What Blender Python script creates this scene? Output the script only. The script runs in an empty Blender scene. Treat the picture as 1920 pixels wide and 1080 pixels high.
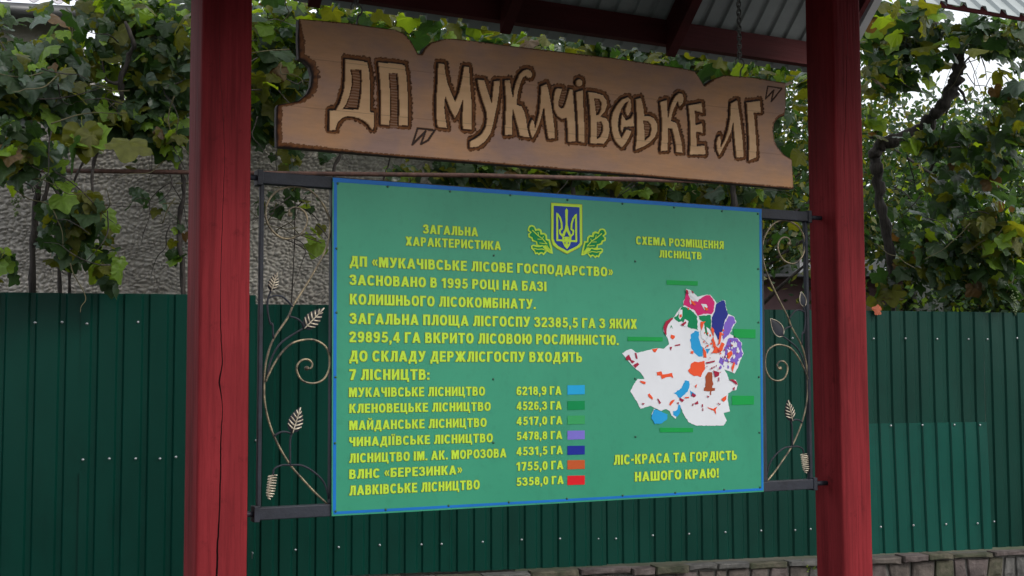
import bpy, math, random
import numpy as np
from mathutils import Vector, Matrix
from mathutils.geometry import tessellate_polygon
R = math.radians
random.seed(7); rng = np.random.default_rng(7)
sc = bpy.context.scene
COL = sc.collection

# ---------------------------------------------------------------- camera
CAM = np.array([-1.5133, -4.2680, 1.7506])
YAW, PITCH, ROLL, FPX = 0.482129, 0.0714203, -0.0038894, 2368.716
def _basis():
    f = np.array([math.sin(YAW)*math.cos(PITCH), math.cos(YAW)*math.cos(PITCH), math.sin(PITCH)])
    r = np.array([math.cos(YAW), -math.sin(YAW), 0.0]); u = np.cross(r, f)
    return f, r*math.cos(ROLL)+u*math.sin(ROLL), u*math.cos(ROLL)-r*math.sin(ROLL)
CF, CR, CU = _basis()
cd = bpy.data.cameras.new('camera'); cam = bpy.data.objects.new('camera', cd); COL.objects.link(cam)
cd.sensor_width = 36; cd.lens = FPX/1920*36; cd.clip_end = 2000
cam.matrix_world = Matrix(((CR[0], CU[0], -CF[0], CAM[0]), (CR[1], CU[1], -CF[1], CAM[1]), (CR[2], CU[2], -CF[2], CAM[2]), (0, 0, 0, 1)))
sc.camera = cam
# ---------------------------------------------------------------- sky, sun, exposure
SUN_ELEV, SUN_AZ = R(36), R(150)       # azimuth clockwise from +Y
w = bpy.data.worlds.new('World'); sc.world = w; w.use_nodes = True
nt = w.node_tree; bg = nt.nodes['Background']
sky = nt.nodes.new('ShaderNodeTexSky'); sky.sky_type = 'NISHITA'; sky.sun_disc = False
sky.sun_elevation = SUN_ELEV; sky.sun_rotation = SUN_AZ; sky.dust_density = 8; sky.air_density = 1.2
hs = nt.nodes.new('ShaderNodeHueSaturation'); hs.inputs['Saturation'].default_value = 0.42
nt.links.new(sky.outputs[0], hs.inputs['Color'])
tcw = nt.nodes.new('ShaderNodeTexCoord'); cn = nt.nodes.new('ShaderNodeTexNoise'); cn.inputs['Scale'].default_value = 2.2; cn.inputs['Detail'].default_value = 5
cr_ = nt.nodes.new('ShaderNodeMapRange'); cr_.inputs['From Min'].default_value = .3; cr_.inputs['From Max'].default_value = .7; cr_.inputs['To Min'].default_value = .5; cr_.inputs['To Max'].default_value = .75
cm_ = nt.nodes.new('ShaderNodeMix'); cm_.data_type = 'RGBA'; cm_.inputs[7].default_value = (10.6, 11.0, 11.7, 1)      # broken overcast
nt.links.new(tcw.outputs['Generated'], cn.inputs['Vector']); nt.links.new(cn.outputs[0], cr_.inputs[0]); nt.links.new(cr_.outputs[0], cm_.inputs[0])
nt.links.new(hs.outputs[0], cm_.inputs[6]); nt.links.new(cm_.outputs[2], bg.inputs[0])
bg.inputs[1].default_value = 0.15
sd = bpy.data.lights.new('sun', 'SUN'); sd.energy = 1.0; sd.angle = R(14); sd.color = (1, .95, .88)
sun = bpy.data.objects.new('sun', sd); COL.objects.link(sun)
sdir = Vector((math.sin(SUN_AZ)*math.cos(SUN_ELEV), math.cos(SUN_AZ)*math.cos(SUN_ELEV), math.sin(SUN_ELEV)))
sun.rotation_euler = sdir.to_track_quat('Z', 'Y').to_euler(); sun.location = (0, -6, 8)
sc.view_settings.view_transform = 'Standard'; sc.view_settings.look = 'None'
sc.view_settings.exposure = 0.14; sc.view_settings.gamma = 1; sc.view_settings.use_curve_mapping = False

# ---------------------------------------------------------------- measuring helpers (photo pixel -> point on a real plane)
def ray(x, y): return CF + CR*(x-960)/FPX + CU*(540-y)/FPX
def PY(x, y, Y):
    v = ray(x, y); return CAM + v*(Y-CAM[1])/v[1]
def PD(x, y, d): return CAM + ray(x, y)*d
def PLN(x, y, p0, n):
    v = ray(x, y); return CAM + v*((np.array(p0)-CAM)@np.array(n))/(v@np.array(n))

# ---------------------------------------------------------------- build helpers
def tag(o, label=None, cat=None, group=None, kind=None):
    if label: o['label'] = label
    if cat: o['category'] = cat
    if group: o['group'] = group
    if kind: o['kind'] = kind
    return o
def empty(name, loc, label, cat, group=None):
    o = bpy.data.objects.new(name, None); COL.objects.link(o); o.location = loc; o.empty_display_size = .1
    return tag(o, label, cat, group)
def link(name, me, parent=None):
    o = bpy.data.objects.new(name, me); COL.objects.link(o)
    if parent is not None:
        o.parent = parent; o.matrix_parent_inverse = Matrix.Translation(-parent_world(parent))
    return o
def parent_world(p):
    return p.location if p.parent is None else Vector((0, 0, 0))      # parts are built in world coordinates
class MB:
    def __init__(s): s.v = []; s.f = []; s.m = []; s.sm = []
    def add(s, vs, fs, mi=0, sm=False):
        n = len(s.v); s.v += [tuple(float(c) for c in v) for v in vs]
        s.f += [tuple(n+i for i in f) for f in fs]; s.m += [mi]*len(fs); s.sm += [sm]*len(fs); return s
    def box(s, a, b, mi=0, mat=None):
        x0, y0, z0 = a; x1, y1, z1 = b
        vs = [(x, y, z) for z in (z0, z1) for y in (y0, y1) for x in (x0, x1)]
        if mat is not None: vs = [mat @ Vector(v) for v in vs]
        return s.add(vs, [(0, 2, 3, 1), (4, 5, 7, 6), (0, 1, 5, 4), (2, 6, 7, 3), (0, 4, 6, 2), (1, 3, 7, 5)], mi)
    def tube(s, pts, rad, n=8, mi=0, caps=True, sm=True):
        pts = [Vector(p) for p in pts]; N = len(pts)
        rads = rad if hasattr(rad, '__len__') else [rad]*N
        up = None; vs = []
        for i, p in enumerate(pts):
            t = (pts[min(i+1, N-1)]-pts[max(i-1, 0)]).normalized()
            if up is None: up = t.orthogonal().normalized()
            else:
                up = (up - t*up.dot(t)); up = up.normalized() if up.length > 1e-6 else t.orthogonal().normalized()
            b = t.cross(up)
            for k in range(n):
                a = 2*math.pi*k/n; vs.append(p+(up*math.cos(a)+b*math.sin(a))*rads[i])
        fs = [(i*n+k, i*n+(k+1) % n, (i+1)*n+(k+1) % n, (i+1)*n+k) for i in range(N-1) for k in range(n)]
        if caps: fs += [tuple(range(n))[::-1], tuple((N-1)*n+k for k in range(n))]
        return s.add(vs, fs, mi, sm)
    def poly(s, pts, mi=0):          # planar polygon (list of 3-D points), tessellated
        vv = [Vector(p) for p in pts]
        tri = tessellate_polygon([vv]); n = (vv[1]-vv[0])
        fs = []
        for t in tri:
            a, b, c = [vv[i] for i in t]
            fs.append(t if (b-a).cross(c-a).y < 0 else (t[0], t[2], t[1]))
        return s.add(vv, fs, mi)
    def prism(s, pts2, y0, y1, mi=0):   # polygon in X,Z extruded along Y
        n = len(pts2); a = [(p[0], y0, p[1]) for p in pts2]; b = [(p[0], y1, p[1]) for p in pts2]
        s.poly(a, mi); s.add(b, [tuple((t)) for t in tessellate_polygon([[Vector(q) for q in b]])], mi)
        ar = sum(pts2[i][0]*pts2[(i+1) % n][1]-pts2[(i+1) % n][0]*pts2[i][1] for i in range(n))
        fs = [(i, i+n, (i+1) % n+n, (i+1) % n) if ar > 0 else (i, (i+1) % n, (i+1) % n+n, i+n) for i in range(n)]
        return s.add(a+b, fs, mi)
    def mesh(s, name, mats):
        me = bpy.data.meshes.new(name); me.from_pydata(s.v, [], s.f)
        for m in (mats if isinstance(mats, (list, tuple)) else [mats]): me.materials.append(m)
        me.polygons.foreach_set('material_index', s.m); me.polygons.foreach_set('use_smooth', s.sm); me.update(); return me
    def build(s, name, mats, parent=None): return link(name, s.mesh(name, mats), parent)

def smooth_path(pts, k=5):
    P = [np.array(p, float) for p in pts]; P = [2*P[0]-P[1]]+P+[2*P[-1]-P[-2]]; out = []
    for i in range(1, len(P)-2):
        for j in range(k):
            t = j/k; a, b, c, d = P[i-1:i+3]
            out.append(.5*((2*b)+(c-a)*t+(2*a-5*b+4*c-d)*t*t+(3*b-a-3*c+d)*t**3))
    out.append(P[-2]); return out
def lerp_path(v, k): # per-point radii for smooth_path
    out = []
    for i in range(len(v)-1):
        for j in range(k): out.append(v[i]+(v[i+1]-v[i])*j/k)
    out.append(v[-1]); return out

# ---------------------------------------------------------------- materials
def material(name, col, rough=.6, metal=0, var=.0, vscale=3, stretch=(1, 1, 1), col2=None, bump=0, bscale=40, spec=.5, bstretch=None):
    m = bpy.data.materials.new(name); m.use_nodes = True; n = m.node_tree; b = n.nodes['Principled BSDF']
    b.inputs['Roughness'].default_value = rough; b.inputs['Metallic'].default_value = metal
    b.inputs['Specular IOR Level'].default_value = spec
    b.inputs['Base Color'].default_value = (*col, 1)
    tc = n.nodes.new('ShaderNodeTexCoord')
    if var > 0 or col2:
        mp = n.nodes.new('ShaderNodeMapping'); mp.inputs['Scale'].default_value = stretch
        nz = n.nodes.new('ShaderNodeTexNoise'); nz.inputs['Scale'].default_value = vscale; nz.inputs['Detail'].default_value = 6
        nz.inputs['Roughness'].default_value = .62
        rp = n.nodes.new('ShaderNodeValToRGB'); rp.color_ramp.elements[0].position = .36; rp.color_ramp.elements[1].position = .64
        c2 = col2 or tuple(c*(1+var) for c in col); c1 = col if col2 else tuple(c*(1-var) for c in col)
        rp.color_ramp.elements[0].color = (*c1, 1); rp.color_ramp.elements[1].color = (*c2, 1)
        n.links.new(tc.outputs['Object'], mp.inputs[0]); n.links.new(mp.outputs[0], nz.inputs['Vector'])
        n.links.new(nz.outputs[0], rp.inputs[0]); n.links.new(rp.outputs[0], b.inputs['Base Color'])
    if bump > 0:
        mp2 = n.nodes.new('ShaderNodeMapping'); mp2.inputs['Scale'].default_value = bstretch or stretch
        nb = n.nodes.new('ShaderNodeTexNoise'); nb.inputs['Scale'].default_value = bscale; nb.inputs['Detail'].default_value = 5
        bp = n.nodes.new('ShaderNodeBump'); bp.inputs['Strength'].default_value = bump; bp.inputs['Distance'].default_value = .01
        n.links.new(tc.outputs['Object'], mp2.inputs[0]); n.links.new(mp2.outputs[0], nb.inputs['Vector'])
        n.links.new(nb.outputs[0], bp.inputs['Height']); n.links.new(bp.outputs[0], b.inputs['Normal'])
    return m
def add_dirt(m, scale, stretch, lo, amt):
    n = m.node_tree; b = n.nodes['Principled BSDF']; src = b.inputs['Base Color'].links[0].from_socket
    tc = n.nodes.new('ShaderNodeTexCoord'); mp = n.nodes.new('ShaderNodeMapping'); mp.inputs['Scale'].default_value = stretch
    nz = n.nodes.new('ShaderNodeTexNoise'); nz.inputs['Scale'].default_value = scale; nz.inputs['Detail'].default_value = 8; nz.inputs['Roughness'].default_value = .7
    rp = n.nodes.new('ShaderNodeValToRGB'); rp.color_ramp.elements[0].position = lo; rp.color_ramp.elements[0].color = (1-amt, 1-amt, 1-amt, 1); rp.color_ramp.elements[1].position = lo+.14; rp.color_ramp.elements[1].color = (1, 1, 1, 1)
    mx = n.nodes.new('ShaderNodeMix'); mx.data_type = 'RGBA'; mx.blend_type = 'MULTIPLY'; mx.inputs[0].default_value = 1
    n.links.new(tc.outputs['Object'], mp.inputs[0]); n.links.new(mp.outputs[0], nz.inputs['Vector']); n.links.new(nz.outputs[0], rp.inputs[0]); n.links.new(src, mx.inputs[6]); n.links.new(rp.outputs[0], mx.inputs[7]); n.links.new(mx.outputs[2], b.inputs['Base Color'])
M = {}
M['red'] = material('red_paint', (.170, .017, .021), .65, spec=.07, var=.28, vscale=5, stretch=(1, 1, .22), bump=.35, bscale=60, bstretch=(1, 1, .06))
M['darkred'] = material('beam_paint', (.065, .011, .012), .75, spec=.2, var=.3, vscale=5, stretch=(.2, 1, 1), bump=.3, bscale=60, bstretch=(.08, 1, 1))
M['crack'] = material('cracked_wood', (.03, .012, .012), .9)
M['roof'] = material('roof_metal', (.27, .30, .30), .6, var=.12, vscale=4, bump=.08, bscale=20)
M['zinc'] = material('zinc_trim', (.45, .46, .47), .4, metal=.3, var=.1)
M['chain'] = material('chain_steel', (.16, .16, .15), .45, metal=.7, var=.25, vscale=30)
M['iron'] = material('black_iron', (.018, .021, .030), .55, spec=.3, metal=.0, var=.3, vscale=14, bump=.12, bscale=120)
M['gold'] = material('gilded_iron', (.05, .045, .04), .38, metal=.5, vscale=22, col2=(.33, .27, .17), bump=.25, bscale=160)
M['palegold'] = material('pale_gilding', (.30, .26, .20), .4, metal=.4, vscale=40, col2=(.72, .64, .50), bump=.25, bscale=160)
M['board'] = material('green_board_film', (.027, .232, .136), .40, vscale=1.3, col2=(.035, .262, .155), bump=.05, bscale=3, spec=.28)
add_dirt(M['board'], 3.0, (1, 1, .25), .30, .10); add_dirt(M['board'], 30, (1, 1, .8), .34, .08)
add_dirt(M['red'], 9, (1, 1, .05), .36, .30); add_dirt(M['red'], 70, (1, 1, .03), .38, .22); add_dirt(M['red'], 14, (1, 1, 1), .27, .35)
M['blue'] = material('blue_border_film', (.010, .135, .44), .42, var=.12, spec=.15)
M['yellow'] = material('yellow_letter_film', (.42, .62, .045), .45, var=.04, spec=.15)
M['amber'] = material('amber_outline_film', (.22, .24, .04), .5, spec=.15)
M['navy'] = material('navy_film', (.012, .045, .27), .45, spec=.15)
M['oak'] = material('oak_green_film', (.0, .20, .055), .45, spec=.15)
M['rivet'] = material('rivet_green', (.012, .075, .045), .5)
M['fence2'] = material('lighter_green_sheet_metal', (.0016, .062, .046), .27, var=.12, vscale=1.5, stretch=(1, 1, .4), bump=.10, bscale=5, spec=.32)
M['fence'] = material('green_sheet_metal', (.0006, .037, .026), .38, var=.12, vscale=1.5, stretch=(1, 1, .4), bump=.10, bscale=5, spec=.2)
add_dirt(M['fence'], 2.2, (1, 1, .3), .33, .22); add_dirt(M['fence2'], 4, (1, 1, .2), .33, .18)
M['screw'] = material('bright_screw', (.42, .44, .46), .3, metal=.6)
M['pipe'] = material('rusty_pipe', (.05, .022, .017), .7, col2=(.12, .055, .04), vscale=25, bump=.2, bscale=80)
M['stucco'] = material('rough_stucco', (.31, .29, .262), .95, vscale=1.3, col2=(.44, .415, .38), bump=.3, bscale=140)
add_dirt(M['stucco'], 1.6, (1, 1, .5), .36, .28)
M['mortar'] = material('mortar', (.13, .125, .115), .95, var=.2, vscale=20, bump=.5, bscale=60)
STONES = [material('stone_%s' % n, c, .85, vscale=9, col2=d, bump=.6, bscale=35) for n, c, d in (
    ('brown', (.055, .045, .040), (.115, .095, .082)), ('grey', (.06, .06, .058), (.13, .125, .118)),
    ('mossy', (.035, .042, .020), (.10, .088, .062)), ('rosy', (.068, .050, .047), (.13, .105, .10)))]
for _m in STONES: add_dirt(_m, 12, (1, 1, 1), .40, .35)
M['bark'] = material('vine_bark', (.014, .011, .010), .9, vscale=30, col2=(.060, .050, .046), stretch=(1, 1, .2), bump=.8, bscale=70, bstretch=(1, 1, .15))
M['stem'] = material('green_stem', (.08, .07, .03), .7, var=.3, vscale=20)
M['slate'] = material('fibre_cement', (.42, .40, .44), .85, var=.25, vscale=8)
M['gutter'] = material('gutter_metal', (.06, .062, .066), .4, metal=.4)
M['ground'] = material('ground_soil', (.045, .06, .025), .95, vscale=.6, col2=(.09, .08, .06), bump=.5, bscale=8)
M['paving'] = material('paving', (.05, .05, .048), .9, vscale=2, col2=(.09, .085, .08), bump=.3, bscale=25)
M['mauve'] = material('mauve_render', (.13, .075, .085), .85, var=.15)
M['white'] = material('whitewash', (.5, .5, .52), .8, var=.2)
M['porch'] = material('pale_roof_paint', (.34, .60, .60), .45, var=.1)
M['grape'] = material('green_grape', (.10, .14, .05), .35, var=.3, vscale=60)
M['dead'] = material('dry_orange_leaf', (.30, .06, .018), .7, var=.3, vscale=30)
def leafmat(name, c, tr, sheen=.5, rough=.42):
    m = material(name, c, rough, var=.32, vscale=6, bump=.35, bscale=55, spec=sheen)
    n = m.node_tree; b = n.nodes['Principled BSDF']; out = [x for x in n.nodes if x.type == 'OUTPUT_MATERIAL'][0]
    t = n.nodes.new('ShaderNodeBsdfTranslucent'); t.inputs[0].default_value = (*tr, 1)
    mx = n.nodes.new('ShaderNodeMixShader'); mx.inputs[0].default_value = .45
    n.links.new(b.outputs[0], mx.inputs[1]); n.links.new(t.outputs[0], mx.inputs[2]); n.links.new(mx.outputs[0], out.inputs[0])
    return m
LM = [leafmat('leaf_dark', (.030, .060, .022), (.045, .11, .012), .35), leafmat('leaf_greyish', (.062, .105, .070), (.08, .16, .03), .85, .3),
      leafmat('leaf_olive', (.085, .092, .014), (.26, .27, .012), .3), leafmat('leaf_fresh', (.11, .20, .022), (.42, .58, .02), .4),
      leafmat('leaf_bronze', (.10, .06, .02), (.2, .1, .02), .4)]

# ================================================================ SETTING: ground
g = MB(); g.add([(-150, -150, 0), (150, -150, 0), (150, 150, 0), (-150, 150, 0)], [(0, 1, 2, 3)])
tag(g.build('ground', M['ground']), kind='structure')
g = MB(); g.box((-30, -30, -.05), (30, 1.6, .06)); tag(g.build('pavement', M['paving']), kind='structure')

# ================================================================ FENCE LINE frame of reference
FA = np.array([1.02, 4.36, 0]); FB = np.array([6.98, 2.97, 0])
FD = (FB-FA)/np.linalg.norm(FB-FA); FN = np.array([FD[1], -FD[0], 0])      # FN points to the viewer
if FN[1] > 0: FN = -FN
FANG = math.atan2(FD[1], FD[0])
def fpt(s, off, z): return FA + FD*s + FN*off + np.array([0, 0, z])
def fs_of(px, py, off=0):
    p = PLN(px, py, FA+FN*off, FN); return float((p-FA)@FD), float(p[2])

def sheet(parent, s0, s1, z0, z1, off, pitch, phase, depth=.014, rib=.028, slope=.012, tilt=0, mat='fence'):
    m = MB(); prof = []
    k0 = math.floor((s0-phase)/pitch)-1; k = k0; flat = pitch-rib-2*slope
    while phase+k*pitch < s1+pitch:
        b = phase+k*pitch
        prof += [(b, 0), (b+flat, 0), (b+flat+slope, -depth), (b+flat+slope+rib, -depth)]
        k += 1
    pr = []
    for i in range(len(prof)-1):
        a, c = prof[i], prof[i+1]
        if c[0] < s0 or a[0] > s1: continue
        if not pr: t = (s0-a[0])/(c[0]-a[0]); pr.append((s0, a[1]+(c[1]-a[1])*max(0, t)))
        if c[0] <= s1: pr.append(c)
        else: t = (s1-a[0])/(c[0]-a[0]); pr.append((s1, a[1]+(c[1]-a[1])*t))
    # subdivide flats with tiny waviness; rows in z
    fine = []
    for i in range(len(pr)-1):
        a, c = pr[i], pr[i+1]; n = 3 if abs(c[0]-a[0]) > .04 else 1
        for j in range(n): t = j/n; fine.append((a[0]+(c[0]-a[0])*t, a[1]+(c[1]-a[1])*t))
    fine.append(pr[-1]); nz = 8; vs = []; ph = random.random()*6
    for j in range(nz+1):
        z = z0+(z1-z0)*j/nz
        for s, d in fine:
            wv = .0025*math.sin(s*2.3+z*3+ph)+.0018*math.sin(s*7.1+z*5.3)
            vs.append(fpt(s, off+d+wv+tilt*(nz-j)/nz, z))
    n = len(fine); fs = [(j*n+i, j*n+i+1, (j+1)*n+i+1, (j+1)*n+i) for j in range(nz) for i in range(n-1)]
    back = [np.array(v)-FN*.0008 for v in vs]
    m.add(vs, fs); m.add(back, [f[::-1] for f in fs])
    # top lip
    m.add([v for i in range(n) for v in (vs[nz*n+i], back[nz*n+i])], [(2*i, 2*i+2, 2*i+3, 2*i+1) for i in range(n-1)])
    m.add([v for i in range(n) for v in (vs[i], back[i])], [(2*i, 2*i+1, 2*i+3, 2*i+2) for i in range(n-1)])
    return m.build('metal_sheet', M[mat], parent)
_sm = MB(); _sm.tube([(0, 0, 0), (0, -.003, 0), (0, -.0055, 0)], [.0062, .0062, .0045], 8); _sm.tube([(0, 0, 0), (0, -.0015, 0)], [.0085, .0085], 8)
SCREW = _sm.mesh('fence_screw', M['screw'])
def screw(parent, px, py, off):
    p = PLN(px, py, FA+FN*off, FN); o = link('screw', SCREW, parent); o.rotation_euler = (0, 0, FANG)
    o.location = p
def at(o, *k): return o

# main fence (behind the board and to the right)
fence = empty('metal_fence', fpt(0, 0, .37), 'dark green corrugated metal fence on the stone footing behind the notice board', 'fence')
sx = {k: fs_of(k, 700)[0] for k in (440, 560, 850, 1130, 1360, 1550, 1842, 2100)}
ZT, ZB = 2.275, .375
sh = []
sh.append((sheet(fence, sx[440]-1.0, sx[850], ZB, ZT, 0, .126, .02), 0))
sheet(fence, sx[850]-.03, sx[1130]+.02, ZB-.004, ZT+.002, .004, .126, .02)
sheet(fence, sx[1130]-.02, sx[1550]+.02, ZB+.002, ZT, 0, .126, .02)
sheet(fence, sx[1550]-.02, sx[1842]+.03, 1.33, ZT, 0, .126, .02)
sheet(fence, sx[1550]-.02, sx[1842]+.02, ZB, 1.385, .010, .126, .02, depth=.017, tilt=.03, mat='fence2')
sheet(fence, sx[1842]+.022, sx[2100]+1.2, ZB+.004, ZT-.002, -.004, .126, .05)
S0 = fence.children[0]
def nearest_sheet(s):
    best = None
    for c in fence.children:
        xs = [ (np.array(v.co[:])-FA)@FD for v in (c.data.vertices[0], c.data.vertices[len(c.data.vertices)//4])]
    return fence
for px, py in ((473, 1037), (554, 1031), (635, 1026), (712, 1022), (790, 1021), (828, 1020), (905, 1016), (978, 1012), (1050, 1010), (1122, 1010), (1155, 1010),
               (1224, 1004), (1292, 1001), (1360, 998), (1427, 995), (1491, 994), (1520, 992), (1647, 987), (1708, 984), (1769, 982), (1828, 980.5), (1864, 978),
               (480, 826), (1486, 634), (1638, 635), (1698, 634.5), (1757, 635.5), (1816, 636), (1851.5, 636), (1907, 634), (1669, 798), (1728, 797), (1788, 796.5), (1836, 797)):
    p = PLN(px, py, FA+FN*.006, FN); o = link('screw', SCREW, fence); o.rotation_euler = (0, 0, FANG)
    o.location = Vector(p) + Vector(FN)*((.036 if py > 900 else .011) if (px > 1600 and px < 1845 and py > 790) else 0)
# rails behind the fence
for z in (.62, 1.32, 2.12):
    m = MB(); a, b = fpt(sx[440]-1, -.03, z), fpt(sx[2100]+1.1, -.03, z)
    mt = Matrix.Translation(a) @ Matrix.Rotation(FANG, 4, 'Z'); m.box((0, 0, -.02), (float(np.linalg.norm(b-a)), .04, .02), mat=mt)
    m.build('fence_rail', M['gutter'], fence)

# left fence, standing half a metre nearer
FAm, FNm = FA.copy(), FN.copy()
LOFF = .62
lf = empty('metal_fence', fpt(-2.2, LOFF, .37), 'green corrugated metal fence section left of the left red post, standing slightly forward', 'fence')
l0, l1 = fs_of(-160, 700, LOFF)[0], fs_of(478, 700, LOFF)[0]; lm = fs_of(152, 900, LOFF)[0]; ZTL = fs_of(170, 550, LOFF)[1]
sheet(lf, l0-1, lm, ZB, ZTL, LOFF, .178, .02, depth=.016, rib=.03)
sheet(lf, lm-.02, l1, 1.13, ZTL+.001, LOFF+.003, .155, .05, depth=.016, rib=.03)
sheet(lf, lm-.01, l1-.01, ZB, 1.18, LOFF+.012, .155, .05, depth=.016, rib=.03)
for px, py in ((66, 605), (116.5, 604), (163, 607), (259, 604), (155.5, 862), (205, 860), (254.5, 860), (300, 860), (330, 857)):
    p = PLN(px, py, FA+FN*(LOFF+(.015 if py > 800 else .006)), FN); o = link('screw', SCREW, lf); o.rotation_euler = (0, 0, FANG); o.location = p
for z in (.62, 1.25, 2.12):
    m = MB(); a, b = fpt(l0-1, LOFF-.03, z), fpt(l1, LOFF-.03, z)
    m.box((0, 0, -.02), (float(np.linalg.norm(b-a)), .04, .02), mat=Matrix.Translation(a) @ Matrix.Rotation(FANG, 4, 'Z')); m.build('fence_rail', M['gutter'], lf)

# ================================================================ STONE FOOTING
sw = empty('stone_wall', fpt(0, .05, 0), 'low rubble stone wall with flat coping under the metal fence', 'wall')
m = MB(); s_a, s_b = sx[440]-3, sx[2100]+1.5
m.box((0, 0, 0), (s_b-s_a, .26, .33), mat=Matrix.Translation(fpt(s_a, .09, 0)) @ Matrix.Rotation(FANG, 4, 'Z')); m.build('mortar', M['mortar'], sw)
def stone(parent, poly, off0, off1, mat, name='stone'):
    m = MB(); n = len(poly); cx = sum(p[0] for p in poly)/n; cz = sum(p[1] for p in poly)/n
    ring = []
    for k, (sc_, of) in enumerate(((1, off0), (1, off1-.012), (.93, off1-.003), (.55, off1+random.uniform(-.002, .008)))):
        for (s, z) in poly:
            ring.append(fpt(cx+(s-cx)*sc_, of+random.uniform(-.003, .003)*(k > 0), cz+(z-cz)*sc_))
    fs = [(k*n+i, k*n+(i+1) % n, (k+1)*n+(i+1) % n, (k+1)*n+i) for k in range(3) for i in range(n)]
    fs.append(tuple(3*n+i for i in range(n)))
    m.add(ring, fs, 0, False); return m.build(name, mat, parent)
s = s_a
while s < s_b:                                      # coping slabs
    wd = random.uniform(.16, .42); z1 = .365+random.uniform(-.012, .006); z0 = z1-random.uniform(.03, .055)
    j = lambda: random.uniform(-.008, .008)
    stone(sw, [(s, z0+j()), (s+wd*.5, z0+j()), (s+wd-.012, z0+j()), (s+wd-.012+j(), z1), (s+wd*.6, z1+j()*.5), (s+j(), z1)], .02, .135+random.uniform(-.015, .03), random.choice(STONES), 'coping_stone'); s += wd
for row, (z0, z1) in enumerate(((.17, .315), (.02, .165))):
    s = s_a+row*.1; skew = 0
    while s < s_b:
        wd = random.uniform(.10, .21); sk = random.uniform(-.03, .03); g_ = .010
        j = lambda: random.uniform(-.006, .006)
        za = z0-random.uniform(0, .02); zb = z1
        stone(sw, [(s+skew*.5+g_, za+j()), (s+wd*.5, za+j()-.004), (s+wd+sk*.5-g_, za+j()), (s+wd-sk*.2-g_+j(), (za+zb)/2), (s+wd-sk*.5-g_, zb+j()), (s+wd*.45, zb+j()), (s-skew*.5+g_, zb+j())],
              .06, .108+random.uniform(-.006, .014), random.choice(STONES)); skew = sk; s += wd
# small weeds on the wall
def weed(px, py, name, label):
    p = PLN(px, py, FA+FN*.13, FN); e = empty(name, p, label, 'plant')
    m = MB()
    for i in range(16):
        a = random.uniform(0, 6.28); r = random.uniform(.01, .06); q = Vector((math.cos(a)*r, math.sin(a)*r-.01, random.uniform(-.01, .06)))
        d = Vector((math.cos(a), math.sin(a), .5)).normalized()*.022; sd_ = d.cross(Vector((0, 0, 1))).normalized()*.008
        b = Vector(p)+q; m.add([b, b+d*.5+sd_, b+d, b+d*.5-sd_], [(0, 1, 2, 3)])
    m.build('weed_leaves', LM[3], e)
weed(1514, 1068, 'weed', 'small green weed growing from the stone wall beside the right red post')

# ================================================================ SHELTER: posts, beams, roof
shelter = empty('notice_shelter', (.96, 0, 0), 'dark red timber shelter with two posts and a corrugated metal gable roof', 'shelter')
def post(x0, x1, y0, y1, z0, z1, crack, kerf=None):
    m = MB(); r = .011; rows = np.arange(z0, z1+.001, .012); nz = len(rows)
    cx = np.interp(rows, [c[0] for c in crack], [c[1] for c in crack]); cw = np.interp(rows, [c[0] for c in crack], [c[2] for c in crack])
    jit = np.cumsum(rng.normal(0, .0006, nz)); jit -= np.linspace(0, jit[-1], nz); cx = cx+jit
    vs = []; cols = None
    for i, z in enumerate(rows):
        c, wd = cx[i], max(cw[i], .0002)
        sec = []
        # front (y0) left to right
        def corner(px, py, a0, a1):
            return [(px+r*math.cos(a0+(a1-a0)*k/3), py+r*math.sin(a0+(a1-a0)*k/3)) for k in range(4)]
        sec += corner(x0+r, y0+r, math.pi, 1.5*math.pi)
        sec += [(x0+r+(c-wd/2-x0-r)*t, y0) for t in (.33, .66)]
        sec += [(c-wd/2, y0), (c-wd*.15, y0+min(.02, wd*4)), (c+wd*.15, y0+min(.02, wd*4)), (c+wd/2, y0)]
        sec += [(c+wd/2+(x1-r-c-wd/2)*t, y0) for t in (.33, .66)]
        sec += corner(x1-r, y0+r, 1.5*math.pi, 2*math.pi)
        sec += corner(x1-r, y1-r, 0, .5*math.pi) + corner(x0+r, y1-r, .5*math.pi, math.pi)
        wob = .0012*math.sin(z*2.1+x0*3)
        vs += [(a+wob, b, z) for a, b in sec]; n = len(sec)
    fs = [(j*n+i, j*n+(i+1) % n, (j+1)*n+(i+1) % n, (j+1)*n+i) for j in range(nz-1) for i in range(n)]
    m.add(vs, fs, 0, True); m.add(vs[:n], [tuple(range(n))[::-1]]); m.add(vs[-n:], [tuple(range(n))])
    for k in range(len(fs)):
        if 6 <= k % n <= 8: m.m[k] = 1
    me = m.mesh('post', [M['red'], M['crack']])
    me.set_sharp_from_angle(angle=R(40)) if hasattr(me, 'set_sharp_from_angle') else None
    return link('post', me, shelter)
def cpts(lst, Y=-.1): 
    out = []
    for px, py, wpx in sorted(lst, key=lambda t: -t[1]):
        p = PY(px, py, Y); out.append((float(p[2]), float(p[0]), wpx*.0016))
    return out
PLX0, PLX1, PRX0, PRX1, PYF, PYB = -.4985, -.327, 2.256, 2.421, -.1, .078
post(PLX0, PLX1, PYF, PYB, 0, 3.98, cpts([(414, -400, .2), (414, 100, .3), (420, 200, .6), (422, 280, .9), (420, 420, 1.1), (417, 547, 1.3), (416, 600, 2.0), (419, 680, 2.2), (413, 715, 3.4), (418, 753, 1.6), (419, 765, 1.5),
    (416, 836, 2.6), (415, 867, 2.6), (412, 967, 2.8), (407, 1067, 4.2), (402, 1300, 3)]))
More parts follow.
